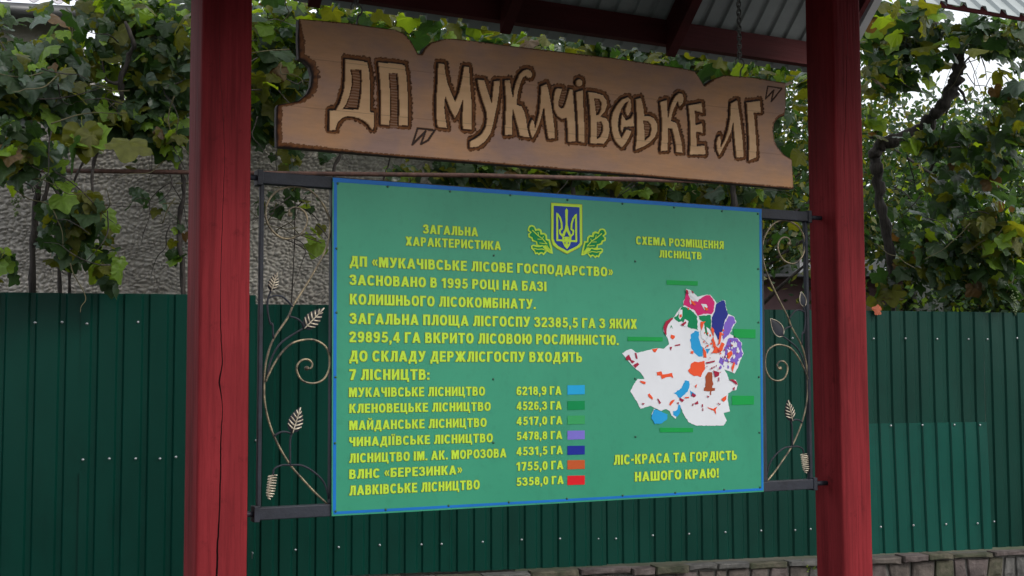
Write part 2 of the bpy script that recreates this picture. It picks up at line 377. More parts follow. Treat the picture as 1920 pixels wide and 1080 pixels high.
post(PRX0, PRX1, PYF, PYB, 0, 3.98, cpts([(1594, -300, .2), (1590, 80, 1.0), (1589, 180, 1.2), (1585, 290, .9), (1590, 400, .4), (1596, 507, .8), (1601, 600, .3), (1606, 800, .3), (1608, 1000, .5)]))
# knots / chips on the left post
TA = math.tan(R(46)); EZ, EY = 3.333, .80; RZ = EZ+EY*TA; RX0, RX1 = -1.75, 2.98
def roofz(y): return RZ-abs(y)*TA
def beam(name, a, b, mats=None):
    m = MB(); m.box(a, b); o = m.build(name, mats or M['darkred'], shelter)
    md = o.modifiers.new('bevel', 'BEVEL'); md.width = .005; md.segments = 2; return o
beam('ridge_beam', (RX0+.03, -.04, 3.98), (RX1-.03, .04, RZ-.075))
# purlins with a sloping top
for sgn in (1, -1):
    for (y0, zb) in ((.655, None),):
        m = MB(); y1 = .705; zt0, zt1 = roofz(y0)-.022, roofz(y1)-.022; zb = zt0-.118
        ys = (y0*sgn, y1*sgn)
        vs = [(x, y, z) for x in (RX0+.02, RX1-.04) for (y, z) in ((ys[0], zb), (ys[1], zb), (ys[1], zt1), (ys[0], zt0))]
        fs = [(0, 1, 2, 3), (7, 6, 5, 4), (0, 4, 5, 1), (1, 5, 6, 2), (2, 6, 7, 3), (3, 7, 4, 0)]
        if sgn > 0: fs = [f[::-1] for f in fs]
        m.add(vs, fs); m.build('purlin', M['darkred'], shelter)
# rafters
def rafter(xc, sgn, wd=.052, dp=.15, yend=.66):
    m = MB(); t = 1/math.cos(R(46)); a, b = xc-wd/2, xc+wd/2
    prof = [(.0, roofz(0)-.024), (yend, roofz(yend)-.024), (yend, roofz(yend)-.024-dp*t*.78), (.0, roofz(0)-.024-dp*t)]
    vs = [(x, y*sgn, z) for x in (a, b) for y, z in prof]
    fs = [(0, 1, 2, 3), (7, 6, 5, 4), (0, 4, 5, 1), (1, 5, 6, 2), (2, 6, 7, 3), (3, 7, 4, 0)]
    if sgn < 0: fs = [f[::-1] for f in fs]
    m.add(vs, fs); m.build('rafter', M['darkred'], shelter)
rx = float(PY(1258, 70, .655)[0]); rx2 = float(PY(948, 25, .655)[0])
for sgn in (1, -1):
    for x in (rx, rx2, rx2-(rx-rx2), RX0+.08): rafter(x, sgn)
    rafter(RX1-.03, sgn, .03, .07, .79)
# roof sheets, both slopes
def roof_sheet(x0, x1, sgn, lift):
    EY = 0.80 if sgn > 0 else 1.05; EZ = roofz(EY); m = MB(); P = .102; prof = []; k = math.floor(x0/P)-1
    while k*P < x1+P:
        b = k*P; prof += [(b, 0), (b+.064, 0), (b+.070, .012), (b+.095, .012)]; k += 1
    xs = [(max(x0, min(x1, a)), h) for a, h in prof if x0-.02 < a < x1+.02]
    vs = []
    for (y, z) in ((.0, roofz(0)), (EY, EZ)):
        for a, h in xs: vs.append((a, y*sgn, z+(h+lift)/math.cos(R(46))))
    n = len(xs); fs = [(i, i+1, n+i+1, n+i) for i in range(n-1)]
    if sgn > 0: fs = [f[::-1] for f in fs]
    m.add(vs, fs); m.add([(v[0], v[1], v[2]-.0012) for v in vs], [f[::-1] for f in fs])
    m.build('roof_sheet', M['roof'], shelter)
seam = float(PY(848, 46, EY)[0]); e = [RX0, seam-1.1, seam+.02, seam+1.12, RX1]
for sgn in (1, -1):
    for i in range(4): roof_sheet(e[i]-(.02 if i else 0), e[i+1], sgn, .002+.007*(i % 2))
m = MB(); m.tube([(RX0, 0, RZ+.02), (RX1, 0, RZ+.02)], .05, 10); m.build('ridge_cap', M['zinc'], shelter)
for x in (RX0-.026, RX1+.026):
    for sgn in (1, -1):
        m = MB(); hw = .024
        ey = EY+.01 if sgn > 0 else 1.06; ez = roofz(ey)
        prof = [(0, RZ+.05), (ey, ez+.05), (ey, ez-.12), (0, RZ-.12)]
        vs = [(xx, y*sgn, z) for xx in (x-hw, x+hw) for y, z in prof]
        fs = [(0, 1, 2, 3), (7, 6, 5, 4), (0, 4, 5, 1), (1, 5, 6, 2), (2, 6, 7, 3), (3, 7, 4, 0)]
        if sgn < 0: fs = [f[::-1] for f in fs]
        m.add(vs, fs); m.build('verge_trim', M['zinc'], shelter)

# ================================================================ NOTICE BOARD
def PXZ(px, z, Y):
    y = 500.0
    for _ in range(6):
        a = PY(px, y, Y); b = PY(px, y+1, Y); y += (z-a[2])/(b[2]-a[2])
    return float(PY(px, y, Y)[0])
BY = -.030
TL, TR, BR, BL = [PY(x, y, BY) for x, y in ((624, 333), (1428, 392), (1432, 922), (622, 968))]
board = empty('notice_board', (float(BL[0]+BR[0])/2, 0, float(BL[2])), 'green information board with yellow text and district map in a scrolled black iron frame', 'notice board')
def quad_uv(u, v):      # u,v in 0..1, v up
    return (1-v)*((1-u)*BL+u*BR)+v*((1-u)*TL+u*TR)
m = MB()
c4 = [quad_uv(0, 0), quad_uv(1, 0), quad_uv(1, 1), quad_uv(0, 1)]
m.prism([(p[0], p[2]) for p in c4], BY, BY+.004)
panel = m.build('panel', M['board'], board)
Wb, Hb = float(BR[0]-BL[0]), float(TL[2]-BL[2])
def uvp(a, b, y): # a metres from left, b metres from bottom
    p = quad_uv(a/Wb, b/Hb); return (float(p[0]), y, float(p[2]))
m = MB(); o_, i_ = .004, .0135; y = BY-.0008
for (a0, b0, a1, b1) in ((0, Hb-.015, Wb, Hb), (.006, .006, Wb-.002, .0155), (.004, .0155, .0155, Hb-.015), (Wb-.0125, .0155, Wb-.002, Hb-.015)):
    m.add([uvp(a0, b0, y), uvp(a1, b0, y), uvp(a1, b1, y), uvp(a0, b1, y)], [(0, 1, 2, 3)])
m.build('blue_border', M['blue'], panel)

T_, H_ = .2, .17
def RC(x0, y0, x1, y1): return ('p', [(x0, y0), (x1, y0), (x1, y1), (x0, y1)])
def PP(*p): return ('p', list(p))
def RB(pts, w=.18, closed=False): return ('r', pts, w, closed)
def EL(cx, cy, rx, ry, w=.185, a0=0, a1=360, n=18):
    out = []
    for i in range(n if a1-a0 >= 360 else n+1):
        a = R(a0+(a1-a0)*i/n); c, s_ = math.cos(a), math.sin(a); out.append((cx+rx*abs(c)**.85*(1 if c >= 0 else -1), cy+ry*abs(s_)**.85*(1 if s_ >= 0 else -1)))
    return ('r', out, w, a1-a0 >= 360)
ST = RC(0, 0, T_, 1)
PB = RB([(.2, .915), (.33, .915), (.42, .87), (.46, .72), (.43, .56), (.33, .485), (.2, .485)], .165)
SB = RB([(.2, .515), (.33, .515), (.42, .46), (.465, .30), (.42, .14), (.33, .083), (.2, .083)], .165)
def mir(parts, W):
    out = []
    for p in parts:
        out.append((p[0], [(W-x, y) for x, y in p[1]][::-1])+tuple(p[2:]))
    return out
SIX = [EL(.26, .31, .17, .225, .17), RB([(.43, .80), (.36, .90), (.25, .915), (.14, .82), (.095, .6), (.09, .32)], .175)]
THREE = [RB([(.05, .74), (.09, .86), (.2, .915), (.33, .9), (.41, .82), (.41, .68), (.34, .58), (.2, .54)], .17), RB([(.2, .515), (.35, .50), (.44, .42), (.455, .27), (.38, .13), (.23, .083), (.1, .13), (.05, .27)], .17)]
G = {'А': (.68, [PP((0, 0), (.2, 0), (.43, 1), (.24, 1)), PP((.68, 0), (.48, 0), (.25, 1), (.44, 1)), RC(.14, .2, .54, .35)]), 'Б': (.56, [ST, RC(.2, .83, .52, 1), RB([(.2, .535), (.33, .535), (.42, .48), (.465, .31), (.42, .14), (.33, .083), (.2, .083)], .165)]),
 'В': (.57, [ST, RB([(.2, .915), (.32, .915), (.41, .86), (.43, .75), (.40, .61), (.31, .55), (.2, .55)], .165), RB([(.2, .53), (.34, .53), (.44, .47), (.47, .30), (.43, .14), (.34, .083), (.2, .083)], .165)]), 'Г': (.5, [ST, RC(.2, .83, .5, 1)]),
 'Д': (.68, [RC(0, 0, .68, .17), RC(0, -.2, .15, 0), RC(.53, -.2, .68, 0), RC(.42, .17, .61, 1), RC(.25, .83, .42, 1), PP((.07, .17), (.24, .17), (.37, .6), (.37, 1), (.2, 1), (.2, .65))]), 'Е': (.52, [ST, RC(.2, .83, .5, 1), RC(.2, .43, .46, .59), RC(.2, 0, .52, .17)]),
 'Ж': (.92, [RC(.36, 0, .56, 1), PP((0, 1), (.22, 1), (.44, .5), (.27, .5)), PP((0, 0), (.23, 0), (.44, .5), (.26, .5)), PP((.92, 1), (.70, 1), (.48, .5), (.65, .5)), PP((.92, 0), (.69, 0), (.48, .5), (.66, .5))]), 'З': (.54, THREE),
 'И': (.6, [RC(0, 0, .19, 1), RC(.41, 0, .6, 1), PP((.17, .02), (.43, .66), (.43, .98), (.17, .34))]), 'Н': (.58, [RC(0, 0, .2, 1), RC(.38, 0, .58, 1), RC(.2, .42, .38, .59)]), 'І': (.2, [ST]), 'Ї': (.28, [RC(.04, 0, .24, 1), RC(-.03, 1.08, .1, 1.22), RC(.18, 1.08, .31, 1.22)]),
 'К': (.61, [ST, PP((.18, .44), (.34, .5), (.6, 1), (.37, 1)), PP((.2, .58), (.37, .60), (.62, 0), (.39, 0))]), 'Л': (.6, [RC(.4, 0, .6, 1), RC(.3, .83, .4, 1), PP((.14, 1), (.31, 1), (.31, .5), (.26, .1), (.14, -.01), (0, 0), (0, .17), (.08, .2), (.13, .45))]),
 'М': (.76, [RC(0, 0, .19, 1), RC(.57, 0, .76, 1), PP((.1, 1), (.27, 1), (.44, .38), (.38, 0), (.31, 0)), PP((.66, 1), (.49, 1), (.32, .38), (.38, 0), (.45, 0))]), 'О': (.64, [EL(.32, .5, .225, .415)]), 'П': (.58, [RC(0, 0, .2, 1), RC(.38, 0, .58, 1), RC(.2, .83, .38, 1)]), 'Р': (.56, [ST, PB]),
 'С': (.6, [EL(.31, .5, .22, .415, .185, 38, 322)]), 'Т': (.58, [RC(0, .83, .58, 1), RC(.19, 0, .39, .83)]), 'У': (.62, [PP((0, 1), (.21, 1), (.40, .42), (.29, .24)), PP((.62, 1), (.42, 1), (.24, .25), (.17, .16), (.05, .17), (.05, 0), (.2, -.01), (.33, .06), (.41, .25))]), 'Х': (.62, [PP((0, 1), (.23, 1), (.62, 0), (.39, 0)), PP((0, 0), (.23, 0), (.62, 1), (.39, 1))]),
 'Ц': (.66, [RC(0, 0, .2, 1), RC(.38, 0, .57, 1), RC(.2, 0, .38, .17), RC(.57, 0, .66, .17), RC(.53, -.2, .66, 0)]), 'Ч': (.56, [RC(.36, 0, .56, 1), RB([(.095, 1), (.095, .64), (.15, .52), (.26, .475), (.4, .51)], .185)]), 'Ш': (.86, [RC(0, 0, .2, 1), RC(.33, 0, .53, 1), RC(.66, 0, .86, 1), RC(.2, 0, .33, .17), RC(.53, 0, .66, .17)]),
 'Щ': (.94, [RC(0, 0, .2, 1), RC(.33, 0, .53, 1), RC(.66, 0, .85, 1), RC(.2, 0, .33, .17), RC(.53, 0, .66, .17), RC(.85, 0, .94, .17), RC(.81, -.2, .94, 0)]), 'Ь': (.56, [ST, SB]), 'Ю': (.86, [ST, RC(.2, .42, .36, .58), EL(.59, .5, .18, .415)]), 'Я': (.58, mir([ST, PB], .58)+[PP((0, 0), (.22, 0), (.41, .48), (.22, .48))]),
 '0': (.52, [EL(.26, .5, .17, .415, .18)]), '1': (.42, [RC(.18, 0, .37, 1), PP((0, .66), (.18, .74), (.22, 1), (.19, 1), (0, .8))]), '2': (.54, [RB([(.07, .70), (.11, .85), (.25, .915), (.39, .86), (.43, .7), (.36, .52), (.17, .27), (.09, .13)], .175), RC(.02, 0, .53, .17)]), '3': (.54, THREE),
 '4': (.56, [RC(.29, 0, .47, 1), RC(0, .2, .56, .35), PP((0, .35), (.17, .35), (.34, .78), (.34, 1), (.28, 1))]), '5': (.54, [RC(.1, .84, .48, 1), PP((.06, .46), (.22, .50), (.25, .9), (.11, .9)), RB([(.1, .5), (.22, .575), (.36, .55), (.445, .42), (.44, .25), (.34, .11), (.2, .083), (.06, .2)], .17)]),
 '6': (.52, SIX), '7': (.5, [RC(0, .83, .5, 1), PP((.3, .83), (.5, .83), (.29, 0), (.09, 0))]), '8': (.52, [EL(.26, .725, .15, .19, .165), EL(.26, .295, .17, .212, .17)]), '9': (.52, [('r', [(.52-x, 1-y) for x, y in p[1]], p[2], p[3]) for p in SIX]),
 ',': (.19, [RC(0, 0, .18, .18), PP((.07, 0), (.18, 0), (.1, -.2), (.0, -.2))]), '.': (.18, [RC(0, 0, .18, .18)]), ':': (.18, [RC(0, .0, .18, .18), RC(0, .5, .18, .68)]), '-': (.28, [RC(0, .36, .28, .53)]), '!': (.2, [RC(0, 0, .19, .18), PP((-.01, 1), (.2, 1), (.15, .28), (.04, .28))]),
 '«': (.46, [RB([(.21, .74), (.07, .46), (.21, .18)], .1), RB([(.41, .74), (.27, .46), (.41, .18)], .1)]), ' ': (.24, [])}
G['Й'] = (.6, G['И'][1]+[RB([(.16, 1.24), (.21, 1.13), (.39, 1.13), (.44, 1.24)], .08)]); G['»'] = (.46, mir(G['«'][1], .46))
def ribbon(pts, w, closed):
    P = [np.array(p, float) for p in pts]; n = len(P); L_ = []; R2 = []
    for i in range(n):
        a = P[i-1] if (i or closed) else None; c = P[(i+1) % n] if (i < n-1 or closed) else None
        d1 = (P[i]-a)/np.linalg.norm(P[i]-a) if a is not None else None; d2 = (c-P[i])/np.linalg.norm(c-P[i]) if c is not None else None
        if d1 is None: d1 = d2
        if d2 is None: d2 = d1
        t = d1+d2; t /= np.linalg.norm(t); nn = np.array([-t[1], t[0]]); k = w/2/max(.5, float(nn@np.array([-d1[1], d1[0]])))
        L_.append(P[i]+nn*k); R2.append(P[i]-nn*k)
    m_ = n if closed else n-1
    return [[L_[i], R2[i], R2[(i+1) % n], L_[(i+1) % n]] for i in range(m_)]
def text_polys(body):
    x = 0; out = []
    for ch in body:
        W_, parts = G[ch]
        for k, p in enumerate(parts):
            if p[0] == 'p': out.append((k, [(x+a, b) for a, b in p[1]]))
            else: out += [(k, [(x+q_[0], q_[1]) for q_ in qd]) for qd in ribbon(p[1], p[2], p[3])]
        x += W_+(.115 if ch != ' ' else .05)
    return out, x-.115
def lettering(body, px0, px1, ytop, ybase, name='text_line'):
    Y = BY-.002
    zb = float(PY(px0, ybase, Y)[2]); zt = float(PY(px0, ytop, Y)[2]); X0 = float(PY(px0, ybase, Y)[0]); X1 = PXZ(px1, zb, Y)
    polys, W_ = text_polys(body); h = zt-zb; kx = (X1-X0)/W_
    for nm, mat, y0, sh in (('text_outline', M['amber'], BY-.0014, [(-1, -1), (1, -1), (1, 1), (-1, 1)]), (name, M['yellow'], BY-.0022, [(0, 0)])):
        m = MB(); r_ = h*.035
        for k2, (dx, dz) in enumerate(sh):
            for k, pl in polys: m.poly([(X0+x*kx+dx*r_, y0-.00004*k-.00015*k2, zb+y_*h+dz*r_) for x, y_ in pl])
        m.build(nm, mat, panel)
for L in [
    ('ЗАГАЛЬНА', 793.8, 896, 421, 437.5), ('ХАРАКТЕРИСТИКА', 760.7, 939, 443.6, 460),
    ('ДП «МУКАЧІВСЬКЕ ЛІСОВЕ ГОСПОДАРСТВО»', 655.8, 1149.5, 480, 499), ('ЗАСНОВАНО В 1995 РОЦІ НА БАЗІ', 656, 1024.4, 515, 534),
    ('КОЛИШНЬОГО ЛІСОКОМБІНАТУ.', 656, 1004.3, 551, 570.5), ('ЗАГАЛЬНА ПЛОЩА ЛІСГОСПУ 32385,5 ГА З ЯКИХ', 656, 1194, 587, 607),
    ('29895,4 ГА ВКРИТО ЛІСОВОЮ РОСЛИННІСТЮ.', 655, 1160, 621.5, 641.5), ('ДО СКЛАДУ ДЕРЖЛІСГОСПУ ВХОДЯТЬ', 655, 1091.6, 657.5, 677.5),
    ('7 ЛІСНИЦТВ:', 655, 805, 692.5, 712.5),
    ('МУКАЧІВСЬКЕ ЛІСНИЦТВО', 654.3, 909.3, 727, 744.5), ('КЛЕНОВЕЦЬКЕ ЛІСНИЦТВО', 655, 920, 757.5, 774.5), ('МАЙДАНСЬКЕ ЛІСНИЦТВО', 655, 912.3, 789, 806.3),
    ('ЧИНАДІЇВСЬКЕ ЛІСНИЦТВО', 655, 924, 820, 837), ('ЛІСНИЦТВО ІМ. АК. МОРОЗОВА', 655, 949.3, 850.7, 868), ('ВЛНС «БЕРЕЗИНКА»', 655, 866.7, 880.7, 898),
    ('ЛАВКІВСЬКЕ ЛІСНИЦТВО', 655, 899.3, 911, 929),
    ('6218,9 ГА', 968.7, 1052.5, 725, 740.8), ('4526,3 ГА', 968.7, 1053, 753.5, 769), ('4517,0 ГА', 968.7, 1054.4, 782, 797.2), ('5478,8 ГА', 968.7, 1054, 810.2, 825.3),
    ('4531,5 ГА', 968.5, 1055, 838.8, 854.2), ('1755,0 ГА', 968.3, 1056, 867, 883), ('5358,0 ГА', 968.3, 1056.6, 896, 911.3),
    ('СХЕМА РОЗМІЩЕННЯ', 1192.7, 1357, 443, 458), ('ЛІСНИЦТВ', 1236.3, 1315.7, 469, 482.5),
    ('ЛІС-КРАСА ТА ГОРДІСТЬ', 1151, 1382, 853.5, 871.5), ('НАШОГО КРАЮ!', 1190.6, 1347.8, 885.3, 902.8)]:
    lettering(*L)
def film(name, col): return material(name, tuple(c*.82 for c in col) if 'white' not in name else col, .5, var=.06, spec=.15)
def bpoly(name, polys, mat, lay, sx_=1, ox=0, oy=0, parent=None):
    m = MB(); y = BY-.001-.0007*lay
    for i, pl in enumerate(polys):
        m.poly([PY(ox+px/sx_, oy+py/sx_, y-.00008*i) for px, py in pl])
    return m.build(name, mat, parent or panel)
for i, (ya, yb, nm, c) in enumerate(((722.5, 740, 'cyan', (.015, .36, .70)), (752, 769, 'deep_green', (0, .25, .075)), (779.5, 796, 'leaf_green', (.04, .36, .12)), (807.5, 824.5, 'violet', (.20, .17, .62)),
    (836, 853, 'navy_blue', (.012, .025, .30)), (863, 880, 'rust', (.52, .095, .025)), (892, 909.5, 'red', (.68, .012, .02)))):
    bpoly('swatch', [[(1064, ya), (1096.5, ya-.5), (1096.5, yb-1), (1064, yb)]], film('film_'+nm, c), 1)['label'] = nm.replace('_', ' ')+' legend swatch'
gb = film('film_bright_green', (.006, .32, .065))
for q in ([(405, 85), (602, 92), (602, 120), (405, 114)], [(158, 443), (380, 446), (380, 472), (158, 470)], [(828, 393), (967, 397), (967, 453), (828, 450)], [(818, 815), (957, 817), (957, 872), (818, 875)], [(362, 1018), (572, 1020), (572, 1047), (362, 1048)]):
    bpoly('green_label', [q], gb, 1, 3.373, 1130, 500)
MAP = {'white': ((.62, .64, .68), 1, [[(527, 140), (560, 150), (585, 175), (600, 190), (650, 178), (680, 178), (710, 215), (720, 232), (760, 210), (775, 215), (780, 255), (795, 300), (830, 315), (845, 350), (825, 380), (805, 425), (850, 450), (880, 480), (880, 520), (892, 550), (870, 590), (855, 640), (835, 675), (800, 660), (770, 650), (790, 690), (800, 720), (840, 715), (855, 745), (845, 780), (820, 785), (795, 800), (790, 840), (805, 915), (765, 925), (785, 975), (765, 1005), (590, 1005), (545, 985), (515, 940), (490, 880), (480, 930), (460, 962), (435, 940), (425, 915), (400, 900), (370, 912), (300, 880), (240, 900), (215, 850), (175, 790), (190, 755), (220, 710), (265, 710), (240, 670), (200, 640), (165, 600), (122, 548), (150, 530), (180, 520), (220, 545), (300, 525), (340, 515), (385, 520), (420, 490), (410, 450), (385, 410), (385, 380), (410, 340), (445, 325), (460, 305), (490, 260), (515, 245), (508, 220), (530, 190)], [(308, 935), (325, 898), (335, 905), (318, 950)]]),
 'magenta': ((.62, .018, .16), 2, [[(530, 155), (548, 190), (560, 215), (600, 222), (612, 205), (650, 182), (680, 182), (708, 222), (703, 280), (690, 300), (640, 298), (600, 310), (580, 275), (545, 258), (510, 240), (517, 212)]]),
 'deep_green_area': ((0, .24, .09), 2, [[(505, 250), (560, 275), (595, 312), (600, 360), (602, 400), (560, 392), (520, 368), (500, 345), (480, 350), (450, 325), (480, 300), (492, 268)], [(605, 310), (682, 306), (686, 370), (670, 440), (650, 430), (640, 350), (612, 332)], [(425, 395), (433, 368), (445, 395), (434, 380)]]),
 'navy_area': ((.018, .03, .25), 2, [[(720, 234), (763, 212), (772, 216), (778, 255), (793, 300), (770, 350), (760, 400), (740, 458), (728, 462), (715, 430), (690, 385), (690, 320), (710, 282)]]),
 'violet_area': ((.21, .12, .55), 2, [[(795, 312), (828, 318), (843, 350), (820, 378), (802, 425), (775, 450), (760, 470), (763, 400), (775, 350)], [(800, 450), (850, 453), (878, 485), (877, 520), (890, 550), (865, 590), (845, 622), (800, 600), (770, 600), (776, 560), (768, 520), (785, 480)], [(745, 570), (770, 590), (760, 625), (735, 605)]]),
 'cyan_area': ((.02, .34, .70), 2, [[(590, 405), (610, 412), (608, 450), (620, 490), (635, 515), (632, 568), (610, 570), (580, 545), (560, 510), (553, 470), (560, 425)], [(650, 520), (682, 518), (662, 552)], [(520, 720), (548, 725), (549, 755), (540, 785), (515, 812), (490, 835), (470, 812), (448, 800), (500, 768)], [(552, 782), (590, 808), (560, 822)], [(480, 865), (494, 880), (490, 920), (470, 950), (447, 938), (445, 915), (462, 912), (472, 905)], [(322, 905), (335, 902), (352, 908), (380, 922), (412, 935), (408, 962), (375, 990), (330, 995), (308, 955)]]),
 'orange_area': ((.83, .095, .03), 3, [[(560, 612), (580, 600), (605, 605), (645, 595), (648, 650), (630, 672), (622, 698), (600, 690), (578, 692), (552, 675), (540, 655), (555, 640)], [(342, 668), (372, 662), (378, 682), (440, 672), (447, 705), (432, 695), (400, 700), (375, 712), (368, 690), (345, 688)], [(312, 522), (350, 516), (335, 542), (325, 540)], [(432, 430), (455, 435), (458, 445), (445, 460), (430, 450)], [(285, 808), (298, 800), (308, 815), (318, 830), (315, 842), (298, 830)], [(425, 862), (438, 845), (458, 842), (440, 866), (430, 880), (420, 872)], [(660, 888), (700, 900), (727, 882), (715, 905), (718, 935), (706, 912), (690, 905)], [(750, 840), (765, 825), (785, 815), (780, 842), (765, 855)], [(620, 348), (652, 346), (640, 360), (625, 408), (618, 370)], [(235, 720), (272, 728), (270, 744), (245, 735)], [(560, 532), (575, 534), (572, 552), (556, 548)], [(583, 755), (597, 742), (592, 768)], [(632, 505), (655, 540), (658, 575), (640, 575), (636, 540)],
   [(700, 440), (716, 500), (735, 515), (752, 478), (772, 490), (757, 530), (722, 548), (688, 546), (706, 520), (690, 460)], [(740, 412), (756, 418), (742, 490), (732, 488)], [(690, 380), (706, 400), (700, 440), (684, 400)], [(790, 545), (815, 530), (822, 550), (800, 585), (785, 575)], [(815, 640), (830, 600), (838, 612), (822, 668)], [(520, 825), (548, 822), (545, 832), (520, 832)], [(555, 205), (575, 222), (592, 238), (580, 246), (560, 228)], [(640, 252), (662, 262), (670, 272), (655, 280)], [(535, 258), (548, 262), (542, 275)], [(485, 305), (500, 300), (500, 318), (488, 322)]]),
 'crimson_area': ((.37, .014, .05), 4, [[(147, 572), (168, 555), (182, 590), (205, 600), (190, 612), (170, 590), (150, 590)], [(203, 545), (213, 545), (222, 582), (212, 582)], [(193, 622), (222, 606), (232, 618), (208, 640)], [(384, 385), (400, 345), (440, 322), (446, 328), (415, 365), (404, 395), (405, 435), (392, 420)], [(424, 508), (440, 506), (432, 532)], [(455, 496), (490, 488), (490, 498), (460, 502)], [(345, 832), (355, 838), (370, 862), (360, 868)], [(488, 828), (517, 842), (505, 856), (486, 842)], [(568, 798), (592, 812), (582, 826), (560, 815)], [(580, 866), (602, 848), (606, 868), (592, 872)], [(568, 866), (575, 864), (574, 880), (567, 878)], [(628, 870), (635, 870), (635, 888), (628, 888)], [(631, 894), (636, 894), (637, 912), (632, 912)], [(800, 715), (822, 712), (845, 725), (856, 748), (842, 742), (815, 722)], [(825, 765), (838, 760), (833, 782), (824, 778)], [(248, 862), (267, 864), (256, 876)], [(470, 858), (484, 858), (478, 872)], [(658, 815), (676, 820), (668, 830)], [(525, 143), (540, 150), (545, 175), (530, 170)], [(558, 150), (576, 160), (572, 172)], [(495, 365), (525, 345), (530, 356), (508, 376)], [(700, 655), (740, 668), (735, 690), (712, 700)], [(652, 605), (710, 592), (710, 602), (660, 614)], [(732, 700), (738, 700), (738, 725), (732, 725)], [(728, 862), (735, 860), (735, 868), (728, 868)], [(738, 866), (746, 864), (744, 874), (738, 874)]]),
 'brown_area': ((.36, .075, .025), 3, [[(665, 668), (692, 668), (694, 720), (700, 745), (692, 765), (712, 768), (710, 784), (688, 788), (686, 812), (680, 812), (680, 788), (640, 785), (642, 765), (650, 760), (650, 695)]]),
 'white_patch': ((.62, .64, .68), 3, [[(545, 142), (585, 178), (600, 190), (604, 222), (590, 218), (575, 200), (555, 185)], [(622, 235), (656, 238), (664, 255), (645, 275), (636, 260)], [(485, 272), (504, 272), (504, 315), (490, 335), (480, 320)], [(520, 330), (543, 345), (535, 375), (520, 380), (506, 365)], [(620, 400), (636, 390), (655, 430), (650, 470), (625, 450)], [(655, 380), (676, 395), (690, 450), (675, 500), (650, 470), (668, 440)], [(810, 478), (842, 485), (852, 505), (830, 512), (815, 500)], [(785, 520), (820, 535), (825, 565), (800, 590), (788, 585), (800, 552)], [(705, 420), (718, 440), (712, 480), (702, 470)], [(555, 190), (566, 225), (556, 240), (550, 220)]])}
_r = random.Random(5)
def speck(x, y, r_): return [(x+r_*_r.uniform(.4, 1.2)*math.cos(a), y+r_*1.5*_r.uniform(.4, 1.2)*math.sin(a)) for a in (.3, 1.5, 2.8, 4.2, 5.4)]
MAP['white_patch'][2].extend([speck(_r.uniform(775, 865), _r.uniform(475, 600), _r.uniform(5, 10)) for _ in range(16)])
MAP['crimson_area'][2].extend([speck(_r.uniform(640, 860), _r.uniform(470, 680), _r.uniform(3, 6)) for _ in range(34)])
MAP['orange_area'][2].extend([speck(_r.uniform(640, 770), _r.uniform(390, 560), _r.uniform(4, 8)) for _ in range(14)])
MAP['violet_area'][2].extend([speck(_r.uniform(745, 800), _r.uniform(560, 650), _r.uniform(4, 9)) for _ in range(8)])
def ragged(pl, amp):
    out = []
    for i in range(len(pl)):
        a, b = pl[i], pl[(i+1) % len(pl)]; L_ = math.hypot(b[0]-a[0], b[1]-a[1]); n = max(1, int(L_/9))
        for k in range(n):
            t = k/n; e_ = amp if k else amp*.3; out.append((a[0]+(b[0]-a[0])*t+_r.uniform(-e_, e_), a[1]+(b[1]-a[1])*t+_r.uniform(-e_, e_)))
    return out
for k_, am in (('magenta', 2.2), ('deep_green_area', 3.2), ('navy_area', 2.6), ('violet_area', 3.6), ('cyan_area', 2.6), ('white', 1.8), ('orange_area', 1.8), ('crimson_area', 1.2), ('brown_area', 1.8)):
    MAP[k_][2][:] = [ragged(q_, am if len(q_) > 5 else am*.4) for q_ in MAP[k_][2]]
ORD = ['white', 'magenta', 'deep_green_area', 'navy_area', 'violet_area', 'cyan_area', 'white_patch', 'orange_area', 'crimson_area', 'brown_area']
for k in ORD:
    c, lay, pls = MAP[k]; o_ = bpoly('map_area', pls, film('film_map_'+k, c), lay, 3.373, 1130, 500); o_['label'] = k.replace('_area', '').replace('_', ' ')+' area of the printed map'
    if len(pls) > 1: o_['kind'] = 'stuff'
# coat of arms and oak leaves
def strk(pts, wd, close=False):      # stroke in pixel space -> polygons
    out = []
    for i in range(len(pts)-1):
        a, b = np.array(pts[i], float), np.array(pts[i+1], float); d = b-a; L_ = np.linalg.norm(d); d /= L_; n = np.array([-d[1], d[0]])*wd/2; e_ = d*wd*.3
        out.append([tuple(a+n-e_), tuple(b+n+e_), tuple(b-n+e_), tuple(a-n-e_)])
    return out
E8 = (9, 1000, 360)
bpoly('coat_of_arms_edge', [[(297, 178), (828, 207), (831, 885), (785, 938), (570, 1052), (392, 960), (320, 897), (296, 805)]], M['amber'], 1, *E8)
bpoly('coat_of_arms', [[(305, 187), (820, 215), (822, 880), (780, 930), (570, 1040), (400, 950), (330, 890), (305, 800)]], M['yellow'], 2, *E8)
bpoly('coat_of_arms_field', [[(345, 232), (780, 258), (785, 860), (740, 910), (572, 992), (420, 910), (365, 850), (342, 780)]], M['navy'], 3, *E8)
tri = [[(560, 272), (585, 310), (580, 420), (578, 540), (600, 640), (645, 745), (605, 745), (562, 655), (525, 745), (480, 732), (530, 625), (545, 540), (540, 420), (537, 310)],
       [(485, 755), (642, 755), (640, 830), (610, 910), (567, 965), (520, 910), (490, 840)]]
tri += strk([(402, 375), (403, 600), (405, 812), (725, 832), (722, 600), (720, 390)], 32)
tri += [[(388, 345), (432, 370), (405, 430)], [(735, 365), (690, 395), (718, 440)]]
tri += strk([(410, 375), (450, 430), (476, 520), (480, 620), (446, 645), (452, 700), (500, 750)], 30)+strk([(716, 390), (672, 450), (645, 540), (642, 625), (676, 655), (668, 712), (622, 758)], 30)
bpoly('trident', tri, M['yellow'], 4, *E8)
